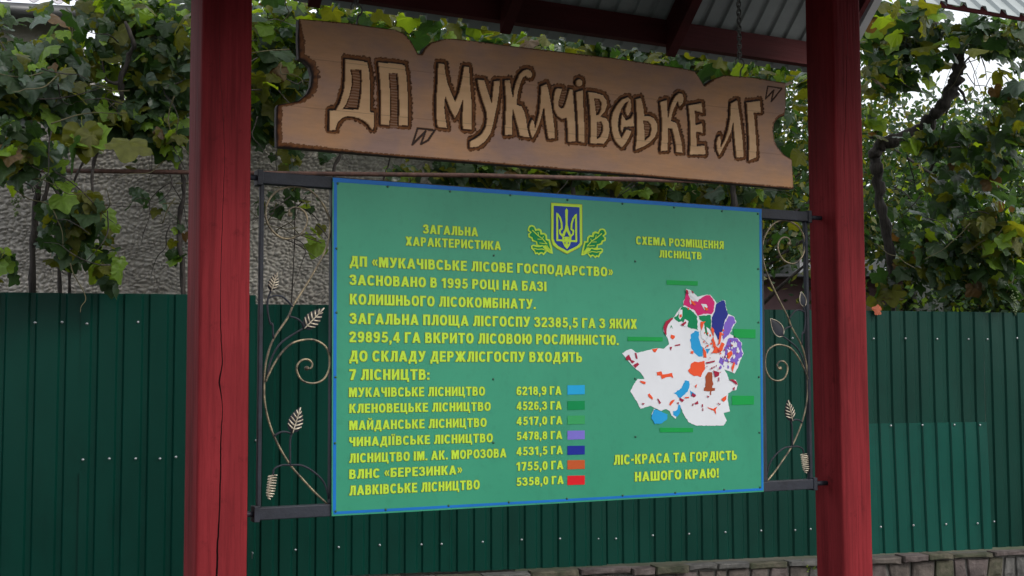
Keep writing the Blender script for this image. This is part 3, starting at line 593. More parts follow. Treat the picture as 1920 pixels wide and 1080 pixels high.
bpoly('trident_gap', [[(540, 700), (562, 668), (585, 705), (565, 735)], [(522, 768), (535, 780), (524, 792)], [(592, 775), (605, 782), (592, 794)], [(528, 835), (542, 850), (540, 882), (528, 865)], [(598, 842), (602, 862), (585, 885), (585, 855)]], M['navy'], 6, *E8)
OL = [(245, 490), (270, 440), (310, 430), (350, 445), (378, 495), (420, 485), (460, 510), (468, 555), (510, 553), (545, 590), (550, 650), (590, 655), (605, 720), (622, 780), (638, 880), (590, 870), (545, 840), (520, 872), (490, 905), (470, 875), (440, 880), (420, 905), (395, 880), (360, 888), (345, 840), (300, 800), (295, 755), (330, 738), (380, 745), (375, 700), (310, 682), (300, 640), (255, 620), (250, 570), (285, 550), (245, 520)]
OG = [[(268, 492), (285, 462), (312, 452), (345, 470), (362, 525), (400, 515), (430, 520), (446, 580), (500, 578), (522, 610), (526, 665), (570, 680), (585, 740), (602, 815), (570, 780), (545, 755), (520, 745), (500, 755), (470, 742), (440, 750), (400, 735), (392, 690), (330, 660), (318, 622), (276, 602), (278, 575), (308, 545), (272, 515)],
      [(315, 770), (335, 758), (378, 772), (430, 775), (478, 762), (500, 800), (545, 825), (515, 840), (492, 868), (465, 850), (440, 856), (418, 872), (395, 852), (372, 862), (355, 818)]]
OV = strk([(318, 512), (400, 590), (470, 640), (545, 728)], 13)+strk([(405, 545), (412, 590)], 10)+strk([(490, 610), (470, 645)], 10)+strk([(400, 650), (465, 655)], 9)+strk([(430, 710), (540, 725)], 10)+strk([(340, 795), (400, 810), (470, 805), (535, 830)], 12)+strk([(545, 750), (600, 845)], 9)
O8 = (8.31, 960, 370)
for mir in (0, 1):
    f_ = (lambda p: (p[0], p[1])) if not mir else (lambda p: (1716-p[0], p[1]+25+(638-p[0])*.085))
    bpoly('oak_leaf_edge', [[f_(p) for p in OL]], M['yellow'], 2, *O8); bpoly('oak_leaf', [[f_(p) for p in q] for q in OG], M['oak'], 3, *O8)
    bpoly('oak_leaf_vein', [[f_(p) for p in q] for q in OV], M['yellow'], 4, *O8)
# rivets
rv = MB(); rv.tube([(0, 0, 0), (0, -.002, 0), (0, -.003, 0)], [.0045, .0042, .0025], 8); RV = rv.mesh('rivet', M['rivet'])
for px, py in ((633, 344), (727, 350), (844, 359), (957, 366), (1064, 375), (1167, 382), (1264, 389), (1354, 396), (1421, 401), (723, 955.5), (841, 948), (954, 941.6), (1063, 935), (1167.5, 929), (1266, 923.8), (1358, 918), (1425, 914),
    (631, 466), (631, 586), (629, 707), (628, 831), (629, 959), (1421.5, 504.4), (1422, 604.6), (1422.8, 707), (1423.8, 811), (1191, 490), (926, 479), (925, 711), (925, 830), (1191.5, 819), (1191, 710)):
    o = link('rivet', RV, board); o.location = Vector(PY(px, py, BY-.0005))
# ---- iron frame
fr = []
ZT0 = float(PY(555, 336, -.02)[2])
xl = float(PY(489, 330, -.02)[0]); xr = float(PY(1517, 405, -.02)[0])
zt1 = float(PY(555, 326, -.022)[2]); zt0 = zt1-.042; zb0 = float(PY(555, 972, -.022)[2]); zb1 = zb0+.042
def fbox(name, a, b, bev=.003):
    m = MB(); m.box(a, b); o = m.build(name, M['iron'], board); md = o.modifiers.new('bevel', 'BEVEL'); md.width = bev; md.segments = 2; return o
fbox('frame_rail', (xl, -.022, zt0), (xr, .018, zt1)); fbox('frame_rail', (xl, -.022, zb0), (xr, .018, zb1))
fbox('frame_upright', (xl+.001, -.012, zb1), (xl+.016, .008, zt0)); fbox('frame_upright', (xr-.016, -.012, zb1), (xr-.001, .008, zt0))
XBL, XBR = float(PY(620, 650, -.012)[0]), float(PY(1434, 650, -.012)[0])
fbox('frame_upright', (XBL-.001, -.014, zb1), (XBL+.03, .012, zt0)); fbox('frame_upright', (XBR-.03, -.014, zb1), (XBR+.001, .012, zt0))
for x0, x1 in ((PLX1-.01, xl+.004), (xr-.004, PRX0+.01)):
    for z in ((zt0+zt1)/2, (zb0+zb1)/2):
        m = MB(); m.tube([(x0, -.002, z), (x1, -.002, z)], .010, 10); m.build('bracket', M['iron'], board)
    for z in ((zt0+zt1)/2, (zb0+zb1)/2):
        xa = (x1-.016, x1+.004) if x0 < .5 else (x0-.004, x0+.016)
        fbox('corner_plate', (xa[0], -.026, z-.027), (xa[1], .022, z+.027), .002)
# ---- scroll ornaments; traced on the left panel, mirrored for the right
def r4(p): return (470+p[0]/3.378, 300+p[1]/3.378)
def r5(p): return (470+p[0]/2.571, 560+p[1]/2.571)
OY = -.004
def lp(q, y=OY): return PY(q[0], q[1], y)
main = [r4(p) for p in [(250, 345), (243, 320), (270, 300), (310, 305), (345, 335), (358, 380), (345, 430), (310, 475), (250, 498), (190, 490), (130, 440), (98, 370), (100, 290), (140, 220), (200, 182), (280, 168), (360, 185), (420, 230), (470, 300), (498, 370), (503, 430), (490, 520), (460, 600), (400, 710), (340, 810), (270, 920)]]+[r5(p) for p in [(180, 90), (110, 195), (80, 280), (68, 350), (65, 420), (68, 500), (90, 600), (130, 700), (190, 800), (250, 870), (310, 935), (372, 992)]]
curl = [r5(p) for p in [(270, 335), (290, 335), (297, 315), (280, 295), (250, 295), (225, 320), (225, 355), (250, 395), (300, 408), (350, 390), (378, 340), (380, 280), (360, 230), (310, 200), (260, 198), (200, 215), (150, 260), (110, 320), (85, 370), (73, 400)]]
dark = [[r4(p) for p in [(130, 825), (110, 880), (107, 950), (125, 1040)]]+[r5(p) for p in [(105, 120), (110, 192)]], [r4(p) for p in [(112, 875), (150, 860), (200, 865), (240, 900), (266, 930)]],
        [r5(p) for p in [(258, 142), (200, 175), (140, 220), (100, 290), (78, 375)]], [r5(p) for p in [(185, 85), (220, 95), (245, 115), (256, 145)]],
        [r5(p) for p in [(202, 645), (191, 680), (190, 750), (190, 802)]], [r5(p) for p in [(113, 662), (140, 645), (170, 642), (197, 652)]],
        [r5(p) for p in [(107, 850), (115, 820), (150, 803), (190, 802), (250, 805), (310, 840), (355, 890), (378, 965)]]]
leaves = [(r4((128, 830)), r4((166, 712)), .42, 0), (r5((256, 145)), r5((352, 45)), .42, 0), (r5((200, 648)), r5((238, 523)), .46, 0)]
def iron_leaf(base, tip, wr, mir, plain):
    b, t = np.array(base), np.array(tip); d = t-b; L_ = np.linalg.norm(d); d /= L_; n = np.array([d[2], 0, -d[0]]); hw = L_*wr*.5*1.25
    wf = lambda u: hw*math.sin(math.pi*min(1, u*1.02)**.75)**.8 if 0 < u < .98 else 0
    us = np.linspace(0, 1, 11); m = MB(); vs = []
    for u in us:
        c = b+d*L_*u; w_ = wf(u); vs += [c-n*w_+np.array([0, .001, 0]), c+np.array([0, -.005, 0]), c+n*w_+np.array([0, .001, 0])]
    fs = [f for i in range(10) for f in ((3*i, 3*i+1, 3*i+4, 3*i+3), (3*i+1, 3*i+2, 3*i+5, 3*i+4))]
    m.add(vs, fs, 0, True); m.add([v+np.array([0, .0015, 0]) for v in vs], [f[::-1] for f in fs], 0, True)
    if plain:
        rim = [b+d*L_*u-n*wf(u)+np.array([0, -.001, 0]) for u in us]+[b+d*L_*u+n*wf(u)+np.array([0, -.001, 0]) for u in us[::-1]]
        m.tube(rim, .0018, 6, 1)
    else:
        m.tube([b+d*L_*u+np.array([0, -.007, 0]) for u in us], [.0022]*9+[.003, .002], 6, 1)
        for u in (.14, .28, .42, .56, .70):
            for sg in (-1, 1):
                a = b+d*L_*u+np.array([0, -.006, 0]); e_ = b+d*L_*(u+.17)+n*sg*wf(u+.17)*.97+np.array([0, -.002, 0])
                m.tube([a, a*.45+e_*.55-d*L_*.015, e_], [.0024, .003, .002], 6, 1)
    return m
XM = XBL+XBR
for mir in (0, 1):
    K = (lambda v: np.array(v)) if not mir else (lambda v: np.array([XM-v[0], v[1], v[2]]))
    sc_ob = MB(); 
    sc_main = MB(); pts = smooth_path([K(lp(q)) for q in main], 5); sc_main.tube(pts, .0039, 8)
    ce = K(lp(main[0])); sc_main.tube([ce+np.array([0, -.004, 0]), ce+np.array([0, .004, 0])], [.009, .009], 8)
    orn = sc_main.build('scroll', M['gold'], board)
    m = MB(); m.tube(smooth_path([K(lp(q, OY-.006)) for q in curl], 5), .0039, 8); ce = K(lp(curl[0])); m.tube([ce+np.array([0, -.005, 0]), ce+np.array([0, .004, 0])], .008, 8); m.build('scroll', M['gold'], board)
    for dk in dark:
        m = MB(); m.tube(smooth_path([K(lp(q, OY-.003)) for q in dk], 4), .0036, 7); m.build('tendril', M['iron'], orn)
    for i, (a, b, wr, _) in enumerate(leaves):
        A, B = K(lp(a, OY-.008)), K(lp(b, OY-.012))
        iron_leaf(A, B, wr, mir, bool(mir and i < 2)).build('iron_leaf', [M['iron'], M['palegold']], orn)
    m = MB(); hel = []; c0 = K(lp(r5((106, 852)), OY-.004)); c1 = K(lp(r5((91, 968)), OY-.004)); N = 120
    rr = []
    for i in range(N+1):
        u = i/N; c = c0+(c1-c0)*u; rad = .0145*(1-.12*u)*(1-max(0, (u-.75)/.25)**1.6*.92); a = 2*math.pi*9*u
        hel.append(c+np.array([math.cos(a)*rad, math.sin(a)*rad, 0]))
    m.tube(hel, .0026, 6); m.build('spiral_cone', M['palegold'], orn)

# ================================================================ CARVED SIGN
SY = -.035
def zc(lst, sc_, ox, oy): return [(ox+x/sc_, oy+y/sc_) for x, y in lst]
Z1 = (5.683, 600, 90); Z2 = (5.4, 800, 90); Z3 = (6.355, 980, 120); Z4 = (6.0, 1130, 140); Z5 = (4.91, 1290, 140)
LET = []   # (name, [polygons even-odd])
LET.append(('Д', [zc([(270, 117), (390, 130), (508, 148), (528, 260), (537, 400), (537, 560), (535, 678), (575, 685), (576, 780), (573, 868), (545, 860), (520, 822), (480, 785), (420, 750), (350, 732), (280, 730), (225, 755), (190, 795), (172, 850), (168, 878), (100, 875), (104, 665), (172, 660), (215, 580), (255, 450), (270, 300)], *Z1), zc([(325, 228), (440, 232), (447, 350), (440, 480), (425, 580), (412, 655), (245, 650), (285, 590), (320, 490), (345, 380), (340, 290)], *Z1)]))
LET.append(('П', [zc([(622, 152), (760, 160), (905, 180), (925, 300), (935, 450), (942, 600), (940, 830), (840, 822), (845, 700), (845, 560), (840, 420), (828, 268), (733, 268), (745, 400), (752, 560), (752, 700), (740, 820), (650, 815), (652, 700), (650, 500), (640, 330)], *Z1)]))
LET.append(('М', [zc([(118, 155), (180, 160), (192, 250), (215, 360), (250, 450), (290, 540), (330, 450), (358, 320), (380, 188), (432, 190), (440, 350), (455, 520), (460, 680), (456, 830), (368, 822), (362, 700), (370, 600), (372, 515), (330, 630), (288, 712), (240, 620), (190, 488), (180, 600), (192, 710), (210, 812), (112, 797), (100, 690), (100, 500), (112, 340)], *Z2)]))
LET.append(('У', [zc([(515, 318), (585, 322), (610, 400), (640, 490), (660, 560), (672, 440), (685, 335), (745, 325), (735, 450), (715, 580), (690, 700), (670, 790), (645, 870), (590, 950), (520, 1000), (442, 1008), (442, 945), (500, 915), (560, 870), (600, 800), (612, 720), (605, 640), (570, 540), (535, 420)], *Z2)]))
LET.append(('К', [zc([(790, 328), (845, 322), (858, 420), (878, 510), (885, 430), (905, 350), (940, 270), (975, 228), (1020, 215), (1055, 228), (1072, 262), (1062, 295), (1035, 305), (1010, 290), (1003, 278), (975, 300), (950, 360), (930, 430), (918, 500), (915, 575), (960, 585), (990, 640), (1010, 720), (1020, 800), (1042, 905), (945, 890), (925, 800), (900, 710), (875, 620), (868, 700), (865, 880), (792, 880), (800, 700), (805, 560), (800, 440)], *Z2)]))
LET.append(('А', [zc([(222, 262), (290, 232), (315, 330), (335, 440), (355, 560), (370, 680), (385, 790), (385, 885), (308, 890), (290, 780), (270, 640), (262, 540), (250, 520), (235, 590), (205, 700), (165, 800), (120, 888), (95, 830), (82, 760), (95, 700), (118, 655), (140, 690), (148, 770), (175, 690), (200, 580), (215, 430)], *Z3)]))
LET.append(('Ч', [zc([(400, 292), (475, 290), (450, 370), (428, 460), (432, 500), (460, 528), (490, 520), (515, 460), (540, 370), (560, 300), (600, 305), (605, 400), (615, 520), (625, 660), (632, 800), (630, 922), (545, 930), (540, 800), (535, 700), (525, 640), (470, 655), (415, 620), (375, 540), (370, 440), (380, 350)], *Z3)]))
LET.append(('І', [zc([(640, 335), (722, 305), (722, 420), (728, 560), (735, 700), (740, 820), (738, 935), (668, 925), (662, 760), (655, 600), (645, 450)], *Z3), zc([(676+40*math.cos(a*.5236), 222+42*math.sin(a*.5236)) for a in range(12)], *Z3)]))
LET.append(('В', [zc([(782, 330), (880, 345), (960, 370), (1000, 430), (1008, 490), (985, 560), (940, 610), (930, 625), (1000, 645), (1030, 700), (1038, 790), (1020, 880), (970, 950), (805, 945), (815, 800), (810, 650), (800, 480)], *Z3), zc([(855, 408), (910, 412), (940, 460), (940, 530), (910, 600), (880, 610), (868, 500)], *Z3), zc([(882, 690), (940, 688), (960, 740), (955, 810), (925, 870), (888, 895), (885, 800)], *Z3)]))
LET.append(('С', [zc([(290, 252), (220, 275), (160, 345), (115, 430), (98, 520), (105, 630), (130, 720), (170, 780), (218, 820), (260, 770), (300, 700), (328, 630), (265, 615), (245, 660), (215, 715), (185, 650), (172, 560), (185, 460), (215, 380), (250, 320), (292, 298), (275, 340), (255, 390), (265, 440), (285, 462), (315, 420), (325, 350), (315, 280)], *Z4), zc([(215, 465), (225, 445), (265, 515), (320, 490), (350, 435), (355, 580), (235, 590), (225, 655), (205, 620), (208, 540)], *Z4)]))
LET.append(('Ь', [zc([(375, 275), (432, 258), (450, 320), (465, 400), (470, 465), (530, 462), (580, 490), (615, 550), (620, 620), (590, 700), (540, 760), (470, 805), (370, 845), (385, 720), (388, 600), (385, 450), (378, 350)], *Z4), zc([(460, 515), (510, 520), (545, 560), (550, 620), (535, 690), (475, 742), (472, 640)], *Z4)]))
LET.append(('К', [zc([(648, 308), (725, 280), (728, 380), (738, 490), (755, 400), (785, 300), (820, 240), (865, 205), (900, 215), (915, 270), (905, 320), (870, 358), (855, 330), (850, 290), (835, 320), (805, 380), (785, 440), (770, 520), (830, 540), (850, 600), (870, 680), (890, 760), (902, 875), (830, 872), (825, 790), (805, 690), (785, 610), (738, 600), (738, 700), (730, 855), (652, 862), (665, 720), (670, 600), (665, 450)], *Z4)]))
LET.append(('Е', [zc([(965, 345), (1115, 318), (1128, 430), (1038, 403), (1048, 568), (1120, 545), (1130, 655), (1052, 640), (1060, 802), (1150, 795), (1160, 898), (980, 900), (990, 760), (990, 600), (978, 450)], *Z4)]))
LET.append(('Л', [zc([(395, 262), (455, 232), (465, 300), (480, 400), (495, 520), (508, 640), (512, 758), (448, 765), (435, 640), (425, 520), (418, 430), (400, 520), (365, 600), (320, 690), (290, 742), (268, 690), (265, 620), (280, 570), (298, 560), (303, 600), (303, 670), (340, 600), (370, 510), (390, 400)], *Z5)]))
LET.append(('Г', [zc([(542, 255), (665, 238), (672, 350), (605, 350), (615, 430), (625, 560), (632, 680), (630, 762), (562, 790), (565, 640), (558, 480), (548, 350)], *Z5)]))
HATCH = [LET[0][1][1], zc([(733, 268), (828, 268), (845, 560), (840, 850), (745, 850), (752, 560)], *Z1), LET[8][1][1], LET[8][1][2], LET[10][1][1], zc([(475, 290), (540, 300), (540, 370), (500, 520), (428, 480)], *Z3)]
QUOTE = [(zc([(1040, 855), (985, 1030), (1060, 955), (1125, 885), (1075, 1025), (1150, 985), (1222, 878), (1040, 855)], *Z1), .0042), (zc([(735, 105), (714, 222), (790, 142), (766, 248), (865, 125), (735, 105)], *Z5), .0034)]
OUT = [  # outline (px, px) with rim width in metres
 (561, 35, .004), (650, 42.5, .004), (707, 51, .004), (740, 55, .004), (757, 62, .005), (770, 75, .006), (777, 87, .006), (784, 99, .007), (790, 101, .007), (797, 89, .006), (810, 79, .005), (832, 73, .004), (850, 72, .004), (980, 88.5, .004), (1147, 108, .004), (1280, 128, .004),
 (1303, 133, .004), (1313, 147, .006), (1321, 160, .007), (1328, 155, .007), (1340, 147, .006), (1357, 141, .004), (1413, 145, .004), (1474, 155, .007), (1474.5, 201, .007), (1473, 217, .012), (1466, 219, .014), (1459, 224, .014), (1454, 232, .013), (1452.5, 246, .013), (1454, 262, .012), (1459, 274, .011), (1469, 287, .010), (1477, 293, .009), (1486, 298, .009),
 (1488, 323, .008), (1489.5, 354.5, .007), (1200, 329.5, .007), (900, 305.5, .007), (700, 289.5, .007), (521, 275, .018), (520, 245, .018), (520.5, 200, .018), (523, 195, .013), (545, 192, .010), (562, 187.5, .014), (577, 175, .020), (584.5, 160, .024), (586.5, 140, .026), (582, 124, .026), (571, 113, .024), (562, 109, .020), (560.5, 70, .022)]
def to2(pl, Y=SY):
    return np.array([(lambda p: (p[0], p[2]))(PY(x, y, Y)) for x, y in pl])
def densify(P, closed=True, n=4):
    return np.array(smooth_path([P[i] for i in range(len(P))], n)) if not closed else None
outl = to2([(a, b) for a, b, _ in OUT]); outw = np.array([c for _, _, c in OUT])
# rounded corners of the outline where it curves: Catmull only for curved spans, keep straight corners
def segdist(P, A, B):
    d = B-A; L2 = (d**2).sum(1); out = np.full(len(P), 1e9); arg = np.zeros(len(P), int); tt = np.zeros(len(P))
    for i in range(len(A)):
        t = np.clip(((P-A[i])@d[i])/L2[i], 0, 1); q = A[i]+t[:, None]*d[i]; r = np.sqrt(((P-q)**2).sum(1))
        k = r < out; out[k] = r[k]; arg[k] = i; tt[k] = t[k]
    return out, arg, tt
def inside(P, poly):
    c = np.zeros(len(P), bool); n = len(poly)
    for i in range(n):
        a, b = poly[i], poly[(i+1) % n]
        if a[1] == b[1]: continue
        k = ((a[1] > P[:, 1]) != (b[1] > P[:, 1])) & (P[:, 0] < (b[0]-a[0])*(P[:, 1]-a[1])/(b[1]-a[1])+a[0]); c ^= k
    return c
def vnoise(P, s, seed):       # 2-D value noise
    r = np.random.default_rng(seed).random((256, 256)); q = P*s+1000; i = np.floor(q).astype(int); f = q-i; f = f*f*(3-2*f)
    g = lambda a, b: r[(i[:, 0]+a) & 255, (i[:, 1]+b) & 255]
    return (g(0, 0)*(1-f[:, 0])+g(1, 0)*f[:, 0])*(1-f[:, 1])+(g(0, 1)*(1-f[:, 0])+g(1, 1)*f[:, 0])*f[:, 1]
CELL = .0026
x0, x1 = outl[:, 0].min(), outl[:, 0].max(); z0, z1 = outl[:, 1].min(), outl[:, 1].max()
gx = np.arange(x0-CELL, x1+2*CELL, CELL); gz = np.arange(z0-CELL, z1+2*CELL, CELL); nx, nz_ = len(gx), len(gz)
GX, GZ = np.meshgrid(gx, gz); V2 = np.stack([GX.ravel(), GZ.ravel()], 1)
ins = inside(V2, outl); oA, oB = outl, np.roll(outl, -1, 0)
dO, aO, tO = segdist(V2, oA, oB); wO = outw[aO]*(1-tO)+np.roll(outw, -1)[aO]*tO
scal = .82+.36*np.abs(np.sin(V2[:, 0]*150+3*vnoise(V2, 40, 3))*np.sin(V2[:, 1]*165+3*vnoise(V2, 40, 4)))
lett = np.zeros(len(V2), int)-1; dL = np.full(len(V2), 1e9)
Vs = V2-np.array([0, .0032])
for i, (nm, pls) in enumerate(LET):
    P2 = [to2(p) for p in pls]; bb0 = np.min([p.min(0) for p in P2], 0)-.03; bb1 = np.max([p.max(0) for p in P2], 0)+.03
    k = np.where((V2 > bb0).all(1) & (V2 < bb1).all(1))[0]; c = np.zeros(len(k), bool)
    for p in P2: c ^= inside(V2[k], p)
    if nm in ('І', 'С'): c = np.any([inside(V2[k], p) for p in P2], 0)
    lett[k[c]] = i
    A = np.concatenate(P2); B = np.concatenate([np.roll(p, -1, 0) for p in P2])
    d_, _, _ = segdist(V2[k], A, B); d2, _, _ = segdist(Vs[k], A, B)
    dd = np.where(c, 0, .2*d_+.8*np.maximum(d2, 0)); dL[k] = np.minimum(dL[k], dd)
inl = lett >= 0
GW = .0165*scal
ug = np.clip(dL/GW, 0, 1)
prof = np.where(inl, 0, np.where(ug < 1, .0135*(1-ug)**.6, 0)); burn = np.where(inl, 0, np.where(ug < 1, .42+.55*np.clip(1.15-ug*2.6, 0, 1)+.34*np.clip((ug-.78)*5, 0, 1), 0))
hat = np.zeros(len(V2), bool)
for h in HATCH: hat |= inside(V2, to2(h))
hat &= ~inl
st = .5+.5*np.sin(V2[:, 1]*620+4*vnoise(V2, 60, 8)); hh = hat & (dL > .0038)
prof = np.where(hh, .0045+.0030*st, prof); burn = np.where(hh, .12+.42*st, burn)
for pl, hw in QUOTE:
    q = to2(pl); d_, _, _ = segdist(V2, q[:-1], q[1:]); u = np.clip(d_/hw, 0, 1); prof = np.maximum(prof, .004*(1-u)); burn = np.maximum(burn, np.where(u < 1, .85-.25*u, 0))
    
ub = np.clip(dO/(wO*scal), 0, 1); rim = (ub < 1)
prof = np.where(rim & ~inl, np.maximum(prof, np.minimum(.014, wO*.8)*(1-ub)**1.4), prof); burn = np.where(rim & ~inl, np.maximum(burn, .38+.38*vnoise(V2, 90, 5)*(1-ub)+.5*np.clip(1-ub*3, 0, 1)+.2*(ub > .85)), burn)
ja = (float(PY(600, 202.6, SY)[2])+float(PY(1471, 292, SY)[2]))/2; jb = (float(PY(587, 109, SY)[2])+float(PY(1327, 199, SY)[2]))/2
for j_ in (ja, jb):
    k = np.abs(V2[:, 1]-j_) < CELL*.6; prof = np.where(k & (burn < .1), .0008, prof); burn = np.where(k, np.maximum(burn, .17), burn)
prof += .0006*(vnoise(V2*np.array([.3, 1]), 60, 9)-.5)
# snap border vertices
idx = np.arange(nx*nz_).reshape(nz_, nx)
q = np.stack([idx[:-1, :-1], idx[:-1, 1:], idx[1:, 1:], idx[1:, :-1]], -1).reshape(-1, 4)
cen = V2[q].mean(1); keep = inside(cen, outl); q = q[keep]
cnt = np.zeros(len(V2)); np.add.at(cnt, q.ravel(), 1); bd = (cnt > 0) & (cnt < 4)
near = oA[aO]+(oB-oA)[aO]*tO[:, None]; V2n = V2.copy(); V2n[bd] = near[bd]
cl = lett[q]; fl = np.array([(r[0] if (r == r[0]).all() else -1) for r in cl])
lmaj = np.where((cl >= 0).sum(1) >= 3, cl.max(1), -1)
cz_ = V2[q].mean(1)[:, 1]; grp = np.where(lmaj >= 0, 100+lmaj, np.where(cz_ < ja, 0, np.where(cz_ < jb, 1, 2)))
wood = bpy.data.materials.new('carved_wood'); wood.use_nodes = True; n = wood.node_tree; b = n.nodes['Principled BSDF']
at_ = n.nodes.new('ShaderNodeAttribute'); at_.attribute_name = 'carve'; sp = n.nodes.new('ShaderNodeSeparateColor'); n.links.new(at_.outputs['Color'], sp.inputs[0])
tc = n.nodes.new('ShaderNodeTexCoord')
def noise(scale, stretch, detail=6, rough=.6):
    mp = n.nodes.new('ShaderNodeMapping'); mp.inputs['Scale'].default_value = stretch; nz = n.nodes.new('ShaderNodeTexNoise'); nz.inputs['Scale'].default_value = scale; nz.inputs['Detail'].default_value = detail; nz.inputs['Roughness'].default_value = rough
    n.links.new(tc.outputs['Object'], mp.inputs[0]); n.links.new(mp.outputs[0], nz.inputs['Vector']); return nz
def ramp(src, stops):
    r = n.nodes.new('ShaderNodeValToRGB'); 
    while len(r.color_ramp.elements) < len(stops): r.color_ramp.elements.new(.5)
    for e_, (p_, c_) in zip(r.color_ramp.elements, stops): e_.position = p_; e_.color = (*c_, 1)
    n.links.new(src, r.inputs[0]); return r
def mixc(f, a, b_, mode='MIX'):
    x = n.nodes.new('ShaderNodeMix'); x.data_type = 'RGBA'; x.blend_type = mode
    if isinstance(f, float): x.inputs[0].default_value = f
    else: n.links.new(f, x.inputs[0])
    n.links.new(a, x.inputs[6]); n.links.new(b_, x.inputs[7]); return x.outputs[2]
patch = ramp(noise(3.2, (1, 1, 1.6), 5).outputs[0], [(.33, (.37, .225, .18)), (.52, (.50, .275, .155)), (.70, (.60, .30, .13))])
grain = ramp(noise(14, (.8, 1, 5), 8, .7).outputs[0], [(.3, (.90, .90, .90)), (.7, (1.06, 1.06, 1.06))])
base = mixc(1.0, patch.outputs[0], grain.outputs[0], 'MULTIPLY')
letc = ramp(noise(6, (.6, 1, 4), 6).outputs[0], [(.35, (.68, .40, .205)), (.65, (.78, .49, .26))])
bl = mixc(sp.outputs[1], base, letc.outputs[0])
brn = ramp(sp.outputs[0], [(.1, (.26, .15, .085)), (.42, (.25, .095, .028)), (.60, (.085, .030, .012)), (.84, (.012, .006, .004))])
mr = n.nodes.new('ShaderNodeMapRange'); mr.inputs['From Min'].default_value = .02; mr.inputs['From Max'].default_value = .3; n.links.new(sp.outputs[0], mr.inputs[0])
fin = mixc(mr.outputs[0], bl, brn.outputs[0]); n.links.new(fin, b.inputs['Base Color']); b.inputs['Roughness'].default_value = .62
bp = n.nodes.new('ShaderNodeBump'); bp.inputs['Strength'].default_value = .25; bp.inputs['Distance'].default_value = .004
n.links.new(noise(40, (.3, 1, 3)).outputs[0], bp.inputs['Height']); n.links.new(bp.outputs[0], b.inputs['Normal'])
sign = empty('carved_sign', ((x0+x1)/2, 0, z1), 'long carved brown wooden sign with ornate lettering hanging on chains above the green board', 'wooden sign')
def sub_mesh(name, quads, label=None):
    u, inv = np.unique(quads, return_inverse=True); inv = inv.reshape(-1, 4)
    me = bpy.data.meshes.new(name); co = np.stack([V2n[u, 0], SY+prof[u], V2n[u, 1]], 1)
    me.from_pydata(co.tolist(), [], inv.tolist()); me.polygons.foreach_set('use_smooth', np.ones(len(inv), bool))
    ca = me.color_attributes.new('carve', 'FLOAT_COLOR', 'POINT'); gl = np.where(inl[u], 1.0, 0.0)
    ca.data.foreach_set('color', np.stack([burn[u], gl, gl*0, gl*0+1], 1).ravel().astype(np.float32)); me.materials.append(wood); me.update()
    o = link(name, me, sign)
    if label: o['label'] = label
    return o
for k, lab in ((0, 'lowest plank of the sign'), (1, 'middle plank of the sign'), (2, 'top plank of the sign')): sub_mesh('plank', q[grp == k], lab)
for i in range(len(LET)):
    if (grp == 100+i).any(): sub_mesh('carved_letter', q[grp == 100+i], 'carved letter '+LET[i][0])
m = MB(); N = len(outl); TH = .038; fd = np.minimum(.014, outw*.8)
A = [(p[0], SY+d_+.0002, p[1]) for p, d_ in zip(outl, fd)]; B = [(p[0], SY+TH, p[1]) for p in outl]
ar = sum(outl[i][0]*outl[(i+1) % N][1]-outl[(i+1) % N][0]*outl[i][1] for i in range(N))
m.add(A+B, [((i, i+N, (i+1) % N+N, (i+1) % N) if ar > 0 else (i, (i+1) % N, (i+1) % N+N, i+N)) for i in range(N)]); m.poly(B)
M['burnt'] = material('burnt_edge', (.035, .018, .011), .7, var=.4, vscale=30, bump=.4, bscale=60)
m.build('board_edge', M['burnt'], sign)
# ---- chains and hooks
def chain(name, X, ztop, zsign, label, open_right=True):
    e_ = empty(name, (X, 0, ztop), label, 'chain', 'chains holding the carved sign')
    L_ = .028; wd = .0085; r_ = .0028; z = ztop; k = 0; zh = zsign+.085
    lm_ = MB(); pts = [(wd*math.cos(a)*(1), 0, (L_/2-wd)*(1 if math.sin(a) >= 0 else -1)+wd*math.sin(a)) for a in [i*math.pi/8+.01 for i in range(16)]]
    pts.append(pts[0]); lm_.tube(pts, r_, 6, caps=False); LM_ = lm_.mesh('chain_link', M['chain'])
    while z > zh:
        o = link('chain_link', LM_, e_); o.location = (X, 0, z-L_/2); o.rotation_euler = (0, 0, (k % 2)*math.pi/2+.5); z -= L_-2*r_-.0045; k += 1
    m = MB(); hp = [(X-.020, 0, z-.022), (X-.021, 0, z-.008), (X-.012, 0, z+.004), (X, 0, z+.002), (X+.012, 0, z-.002), (X+.021, 0, z-.014), (X+.020, 0, z-.030), (X+.008, 0, z-.045), (X+.003, 0, z-.062), (X+.003, 0, zsign-.01)]
    m.tube(smooth_path(hp, 4), .0036, 8); m.build('hook', M['chain'], e_)
chain('hanging_chain', float(PY(1386, 60, 0)[0]), 3.99, float(PY(1388, 142, 0)[2])-.01, 'grey steel chain and hook at the right end of the carved sign')
chain('hanging_chain', float(PY(668, 20, 0)[0]), 3.99, float(PY(668, 45, 0)[2])-.01, 'grey steel chain and hook at the left end of the carved sign')

# ================================================================ PLASTERED HOUSE on the left
WOFF = -.95
wn = lambda px, py: PLN(px, py, FA+FN*WOFF, FN)
hs0 = float((wn(-300, 400)-FA)@FD); hs1 = float((wn(965, 320)-FA)@FD); hsm = float((wn(138, 120)-FA)@FD)
house = empty('plastered_house', fpt(hs0, WOFF-2, 0), 'grey house wall in rough spatter stucco behind the left part of the fence', 'house')
def wallbox(name, s0, s1, o0, o1, z0, z1, mat, parent):
    m = MB(); m.box((0, 0, z0), (s1-s0, o1-o0, z1), mat=Matrix.Translation(fpt(s0, o1, 0)) @ Matrix.Rotation(FANG, 4, 'Z')); return m.build(name, mat, parent)
